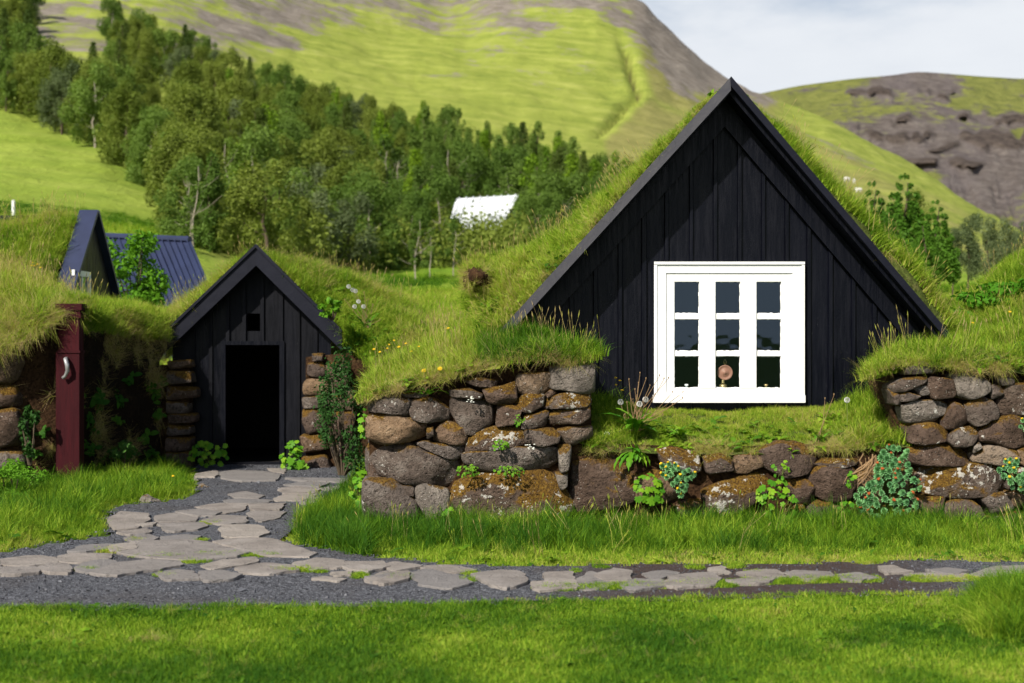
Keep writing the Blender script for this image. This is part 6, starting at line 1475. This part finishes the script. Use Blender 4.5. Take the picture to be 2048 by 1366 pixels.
# ------------------------------------------------------------------ shrubs
def leaf_cloud(clumps, n, size, seed, flat=0.5):
    """leaf quads through ellipsoid clumps (cx,cy,cz,rx,ry,rz)"""
    r = np.random.default_rng(seed); cl = np.array(clumps, float); wgt = cl[:, 3]*cl[:, 4]+cl[:, 3]*cl[:, 5]; k = r.choice(len(cl), n, p=wgt/wgt.sum())
    d = r.normal(size=(n, 3)); d /= np.linalg.norm(d, axis=1)[:, None]; rad = r.uniform(0.25, 1, n)**0.45*(1+0.25*r.normal(size=n)*0.6)
    c = cl[k, :3]+d*cl[k, 3:]*rad[:, None]
    nn = d*0.6+r.normal(size=(n, 3))*0.7+np.array((0, 0, flat)); nn /= np.linalg.norm(nn, axis=1)[:, None]
    u = np.cross(nn, r.normal(size=(n, 3))); u /= np.linalg.norm(u, axis=1)[:, None]; v = np.cross(nn, u); s = size*r.uniform(0.6, 1.35, n)[:, None]
    V = np.stack([c-u*s, c+v*s*0.5+nn*s*0.12, c+u*s, c-v*s*0.5+nn*s*0.12], 1).reshape(-1, 3)
    return V, np.arange(4*n).reshape(-1, 4)
def shrub(px0, px1, py0, py1, D, n, size, mat, label, seed, depth=0.4, ncl=14):
    r = random.Random(seed); base = P((px0+px1)/2, py1, D); t = thing('shrub', base, label, 'shrub'); w, h = (px1-px0)/F*D, (py1-py0)/F*D; cl = []; st = MB()
    for k in range(ncl):
        a = r.uniform(-0.85, 0.85); z = r.uniform(0.12, 0.92); a *= math.sin(math.pi*(0.25+0.6*z)); c = (a*w/2, r.uniform(-0.5, 0.5)*depth, z*h); cl.append((*c, w*r.uniform(0.12, 0.22), depth*0.3, h*r.uniform(0.07, 0.14)))
        st.tube([(a*0.08*w, 0, 0), (c[0]*0.5+r.uniform(-0.03, 0.03), c[1]*0.5, c[2]*0.55), c], [0.012, 0.008, 0.004], 5, False)
    v, f = leaf_cloud(cl, n, size, seed); obj('foliage', v, f, mat, t); st.build('stems', M['bark'], t); return t
shrub(628, 740, 690, 950, 14.6, 2600, 0.022, M['leaf_dark'], 'rose shrub with small dark leaves between the shed and the tall stone wall', 1, 0.5, 24)
shrub(-60, 96, 925, 1045, 13.9, 4200, 0.018, M['leaf_bright'], 'rounded light green bush in front of the low turf building', 2, 0.6, 18)
shrub(195, 345, 465, 640, 23.5, 2600, 0.05, M['leaf_bright'], 'leafy bush in front of the blue ribbed roof', 3, 0.9, 22)
shrub(1905, 2140, 560, 650, 14.2, 3000, 0.03, M['leaf_bright'], 'dark green leafy weeds on the bank right of the house', 4, 0.5, 18)
shrub(40, 80, 810, 930, 15.35, 500, 0.03, M['leaf_dark'], 'climbing weeds on the earth wall of the low turf building', 5, 0.15, 10)
shrub(205, 290, 880, 990, 16.4, 700, 0.03, M['leaf_dark'], 'shaded weeds at the foot of the dark earth wall', 6, 0.4, 10)
shrub(640, 690, 590, 640, 17.6, 260, 0.035, M['leaf_plant'], 'yellowish green leaves over the right eave of the shed', 7, 0.25, 8)

# ------------------------------------------------------------------ trees
def tube_trunk(h, r0, lean, limbs, seed, mat):
    r = random.Random(seed); mb = MB(); pts = [np.array((lean*h*(k/5)**2+r.gauss(0, 0.02*h*(k > 0)), r.gauss(0, 0.015*h*(k > 0)), h*k/5-0.3*(k == 0))) for k in range(6)]
    mb.tube(pts, [r0*(1-0.15*k) for k in range(6)], 7)
    for k in range(limbs):
        t = r.uniform(0.25, 0.9); i = int(t*5); p = pts[i]+(pts[min(i+1, 5)]-pts[i])*(t*5-i); a = r.uniform(0, 6.28); l = h*r.uniform(0.12, 0.28)*(1.1-0.5*t)
        d = np.array((math.cos(a)*l, math.sin(a)*l, l*r.uniform(0.4, 1.0))); mb.tube([p, p+d*0.5+np.array((0, 0, -0.02)), p+d], [r0*0.4*(1-0.5*t), r0*0.28*(1-0.5*t), r0*0.1], 5, False)
    return mb.mesh('trunk', mat)
def crown(kind, seed):
    r = random.Random(seed); cl = []
    if kind == 'bushy':
        for k in range(26):
            z = r.uniform(0.12, 0.95); rad = 0.31*math.sin(math.pi*(0.16+0.80*z))**0.8; a = r.uniform(0, 6.28); q = rad*math.sqrt(r.random())
            s = r.uniform(0.07, 0.14); cl.append((q*math.cos(a), q*math.sin(a), z, s*0.85, s*0.85, s*1.15))
        return leaf_cloud(cl, 8500, 0.0145, seed)
    if kind == 'poplar':
        for k in range(26):
            z = r.uniform(0.10, 1.0); rad = 0.17*(math.sin(math.pi*(0.1+0.86*z))**0.7); a = r.uniform(0, 6.28); q = rad*math.sqrt(r.random()); s = r.uniform(0.035, 0.07)
            cl.append((q*math.cos(a), q*math.sin(a), z, s, s, s*1.7))
        return leaf_cloud(cl, 6500, 0.0135, seed)
    if kind == 'thin':
        for k in range(16):
            z = r.uniform(0.25, 1.0); rad = 0.12*(1.15-z); a = r.uniform(0, 6.28); s = r.uniform(0.025, 0.05); cl.append((rad*math.cos(a), rad*math.sin(a), z, s, s, s*1.4))
        return leaf_cloud(cl, 1100, 0.014, seed)
    if kind == 'conifer':
        for lev in range(19):
            z = 0.05+0.93*lev/18; rad = 0.25*(1-z)**0.85+0.012; n = max(4, int(9*(1-z))+3)
            for j in range(n):
                a = 6.283*j/n+lev*0.7+r.uniform(-0.2, 0.2); l = rad*r.uniform(0.75, 1.15)
                for u in (0.35, 0.7, 1.0): cl.append((l*u*math.cos(a), l*u*math.sin(a), z-0.03*u+0.02*u*u, 0.034+0.012*(1-z), 0.034+0.012*(1-z), 0.032))
        return leaf_cloud(cl, 8500, 0.013, seed, 0.2)
    if kind == 'pine':
        for lev in range(11):
            z = 0.06+0.9*lev/10; rad = 0.24*(1-z)**0.7+0.02; n = 6 if z < 0.8 else 3
            for j in range(n):
                a = 6.283*j/n+lev*0.9; l = rad*r.uniform(0.7, 1.2); cl.append((l*math.cos(a), l*math.sin(a), z, 0.075*(1.2-z), 0.075*(1.2-z), 0.085*(1.25-z)))
        return leaf_cloud(cl, 12000, 0.018, seed, 0.6)
KINDS = {}
def proto(key, kind, mat, bark, seeds, limbs, r0, hh):
    L = []
    for s in seeds:
        v, f = crown(kind, s); L.append((tube_trunk(hh, r0, R.uniform(-0.05, 0.05), limbs, s, M[bark]), mesh('crown', v, f, M[mat])))
    KINDS[key] = L
proto('olive', 'bushy', 'tree_olive', 'bark', (1, 2, 3), 8, 0.02, 0.75); proto('birch', 'bushy', 'tree_birch', 'barkpale', (4, 5, 6), 8, 0.016, 0.8)
proto('lime', 'poplar', 'tree_lime', 'bark', (7, 8), 6, 0.014, 0.9); proto('poplar', 'poplar', 'tree_birch', 'bark', (9, 10), 6, 0.014, 0.9)
proto('spruce', 'conifer', 'tree_spruce', 'bark', (11, 12), 4, 0.014, 0.95); proto('pine', 'pine', 'tree_pine', 'bark', (13, 14, 18), 4, 0.018, 0.9)
proto('thin', 'thin', 'tree_birch', 'barkpale', (15, 16, 17), 9, 0.010, 0.97); proto('grey', 'bushy', 'tree_grey', 'bark', (19, 20), 8, 0.016, 0.75)
def tree(name, key, loc, h, label, group, wide=1.0, rz=None):
    t = thing(name, loc, label, 'tree', group, R.uniform(0, 6.28) if rz is None else rz); t.scale = (h*wide, h*wide, h)
    tr, cr = R.choice(KINDS[key]); link('trunk', tr, t); link('crown', cr, t); return t
INFO = {'olive': ('leafy_tree', 'dull olive green bushy tree in the hillside wood', 'olive green trees in the wood'), 'birch': ('leafy_tree', 'mid green bushy tree in the hillside wood', 'mid green trees in the wood'),
  'lime': ('poplar_tree', 'bright lime green upright tree in the hillside wood', 'lime green trees in the wood'), 'poplar': ('poplar_tree', 'slim dark green upright tree in the hillside wood', 'slim upright trees in the wood'),
  'spruce': ('spruce_tree', 'dark conical conifer in the hillside wood', 'conifers in the wood'), 'thin': ('birch_tree', 'thin birch with bare pale trunk and sparse leaves in the wood', 'thin birches in the wood'), 'grey': ('leafy_tree', 'pale grey green bushy tree in the hillside wood', 'grey green trees in the wood')}
pts = []; tries = 0
def try_tree(px, D, h, key, mind, wide=1.0):
    gy = float(terr_py(px, D)); hp = h*F/D
    if gy > pl(px, LOWER) or gy-hp*0.85 < pl(px, UPPER): return False
    if px < 215 and px > 70 and gy-hp < 95 and gy < 210: return False        # the open strip at the top left
    x, z = (px-1024)/F*D, EYE-(gy-683)/F*D
    if any((x-a)**2+(D-b)**2 < mind*mind for a, b in pts): return False
    if 880 < px < 1060 and D < 90 and gy-hp < 470: return False              # keeps the barn roof in view
    pts.append((x, D)); nm, lb_, gr_ = INFO[key]
    if px < 330: zone = 'above the mown slope' if gy > 120 else 'high on the slope at the top of the wood'
    elif px > 840: zone = 'around the white barn roof' if gy > 400 else 'under the green hill above the barn'
    elif pl(px, LOWER)-gy < 45: zone = 'at the lower edge of the wood'
    elif gy-hp-pl(px, UPPER) < 25: zone = 'along the upper edge of the wood below the green hill'
    else: zone = 'in the thick middle of the wood'
    base = lb_.replace(' in the hillside wood', '').replace(' in the wood', '')
    tree(nm, key, (x, D, z-0.1), h, base+' '+zone, gr_.replace(' in the wood', '')+' '+zone, wide); return True
# a closed front row along the lower edge of the wood, then the slope behind
for k in range(420):
    px = R.uniform(-120, 1260); lo = pl(px, LOWER)
    Ds = np.linspace(46, 175, 260); g = terr_py(np.full(260, px), Ds); D = Ds[np.argmin(np.abs(g-lo+R.uniform(2, 22)))]+R.uniform(0, 3)
    if 885 < px < 1050: continue
    u = R.random(); key = 'olive' if px < 700 and u < 0.55 else ('birch' if u < 0.75 else ('grey' if u < 0.85 else 'poplar'))
    if sum(1 for _ in pts) > 85: break
    try_tree(px, D, R.uniform(3.6, 5.6)*min(1.2, max(0.75, D/85)), key, 1.9, R.uniform(0.9, 1.15))
n_ = 0
for k in range(9000):
    if len(pts) > 300: break
    px = R.uniform(-160, 1270); D = math.exp(R.uniform(math.log(55), math.log(205)))
    u = R.random()
    if px < 260 and D > 95: key = 'spruce' if u < 0.6 else ('olive' if u < 0.85 else 'birch')
    elif px > 840: key = 'poplar' if u < 0.4 else ('lime' if u < 0.62 else ('birch' if u < 0.85 else 'spruce'))
    else: key = 'olive' if u < 0.50 else ('birch' if u < 0.74 else ('grey' if u < 0.86 else ('spruce' if u < 0.93 else 'lime')))
    try_tree(px, D, R.uniform(3.9, 6.3)*(0.9 if D < 90 else 1.05)*(1.1 if key in ('poplar', 'lime', 'spruce') else 1.0), key, 2.9, R.uniform(0.9, 1.2))
# undergrowth that closes the wood to one mass
Bc = []; r_ = np.random.default_rng(5); n = 9000; px = r_.uniform(-150, 1270, n); D = np.exp(r_.uniform(math.log(50), math.log(205), n)); gy = terr_py(px, D)
ok = (gy < pl(px, LOWER)-2) & (gy-18 > pl(px, UPPER)+22) & ~((px > 60) & (px < 225) & (gy < 150)); px, D, gy = px[ok][:2600], D[ok][:2600], gy[ok][:2600]
cl = np.stack([(px-1024)/F*D, D, EYE-(gy-683)/F*D+0.9, r_.uniform(0.6, 1.0, len(px)), np.full(len(px), 0.9), r_.uniform(0.7, 1.9, len(px))], 1)
v, f = leaf_cloud(cl, 190000, 0.115, 6); tag(obj('undergrowth', v, f, M['tree_olive']), 'dense dark undergrowth closing the hillside wood', 'undergrowth', kind='stuff')
# slim pale trunks that stand out
for (px, gy, top, lb_) in ((833, 560, 425, 'slim young tree at the wood edge with pale stem in front of the shade'), (861, 555, 455, 'slim young tree with forked stem on the meadow edge'), (907, 552, 445, 'slim young tree below the white barn roof'),
    (388, 505, 315, 'pair of bare pale trunks at the meadow corner of the wood, taller one'), (379, 500, 350, 'pair of bare pale trunks at the meadow corner of the wood, shorter one'), (459, 470, 275, 'bare pale trunk standing high in the middle of the wood'), (771, 470, 275, 'tall pale birch in the wood behind the shed mound'), (798, 470, 300, 'tall pale birch close beside another behind the shed mound'), (900, 470, 290, 'tall pale birch beside the white barn roof')):
    Ds = np.linspace(46, 120, 200); g = terr_py(np.full(200, px), Ds); D = Ds[np.argmin(np.abs(g-gy))]-1.0; z = Z_(gy, D); h = (gy-top)/F*D
    tree('birch_tree', 'thin', (X_(px, D), D, z-0.1), h, lb_, None, 1.3)
# pines and shrubs right of the house
for (px, top, D, gy, w, key, lb_) in ((1745, 360, 42, 560, 1.1, 'pine', 'slim pine close to the right roof slope of the house'), (1808, 345, 40, 560, 1.25, 'pine', 'tallest dark green pine right of the house'), (1830, 380, 46, 560, 1.0, 'olive', 'brownish bare topped tree behind the pines'),
     (1872, 398, 38, 560, 1.3, 'pine', 'dense dark green pine in front of the pale bushes'), (1775, 420, 39, 560, 1.3, 'pine', 'low spreading pine between the two slim ones'), (1850, 440, 37, 560, 1.4, 'pine', 'low dark pine at the foot of the tallest pine')):
    h = (gy-top)/F*D; tree('pine_tree' if key == 'pine' else 'leafy_tree', key, (X_(px, D), D, Z_(gy, D)), h, lb_, None, w*(0.8 if key == 'pine' else 0.7))
for (px, top, D, w) in ((1935, 430, 45, 1.5), (1975, 425, 48, 1.6), (2015, 440, 50, 1.6), (2060, 445, 48, 1.7), (1905, 455, 42, 1.4), (2110, 450, 50, 1.6)):
    h = (560-top)/F*D; tree('grey_bush', 'grey', (X_(px, D), D, Z_(560, D)), h, 'loose grey green bush behind the grassy bank right of the pines', 'grey green bushes right of the pines', w*0.6)

# ------------------------------------------------------------------ far small things
wp = thing('marker_post', P(27, 419, 46), 'white marker post on the mown slope above the turf roof', 'post')
MB().tube([(0, 0, -0.25), (0, 0, 0.27)], 0.055, 10).build('post', M['white'], wp); MB().lathe([(0.06, 0.27), (0.06, 0.29), (0.0, 0.31)], (0, 0, 0), 10).build('cap', M['white'], wp)
def sheep(px, py, D, rz):
    t = thing('sheep', P(px, py, D), 'white sheep grazing on the slope beyond the right roof edge', 'sheep', 'sheep on the slope', rz); bm = MB()
    V = []; nu, nv = 12, 8
    for j in range(nv+1):
        th = math.pi*j/nv
        for i in range(nu): ph = 6.283*i/nu; V.append((0.55*math.cos(th), 0.26*math.sin(th)*math.cos(ph), 0.62+0.27*math.sin(th)*math.sin(ph)))
    V = np.array(V); V += (fbm(V[:, 0]*6, V[:, 1]*6, V[:, 2]*6, 2, 3)-0.5)[:, None]*0.08
    bm.add(V, [(j*nu+i, j*nu+(i+1) % nu, (j+1)*nu+(i+1) % nu, (j+1)*nu+i) for j in range(nv) for i in range(nu)])
    bm.tube([(0.42, 0, 0.72), (0.62, 0, 0.62), (0.72, 0, 0.42)], [0.16, 0.12, 0.09], 8); bm.tube([(0.70, 0, 0.46), (0.78, 0, 0.30)], [0.09, 0.05], 7)
    for a in (-0.32, 0.32):
        for b in (-0.13, 0.13): bm.tube([(a, b, 0.5), (a+0.02, b, 0.25), (a, b, -0.02)], [0.07, 0.045, 0.035], 6)
    bm.build('body', M['wool'], t, True)
for px, py, rz in ((1693, 362, 0.3), (1708, 365, 1.4), (1716, 384, 0.2)):
    Ds = np.linspace(60, 300, 500); D = Ds[np.argmin(np.abs(terr_py(np.full(500, px), Ds)-py))]; sheep(px, py+2, D, rz)
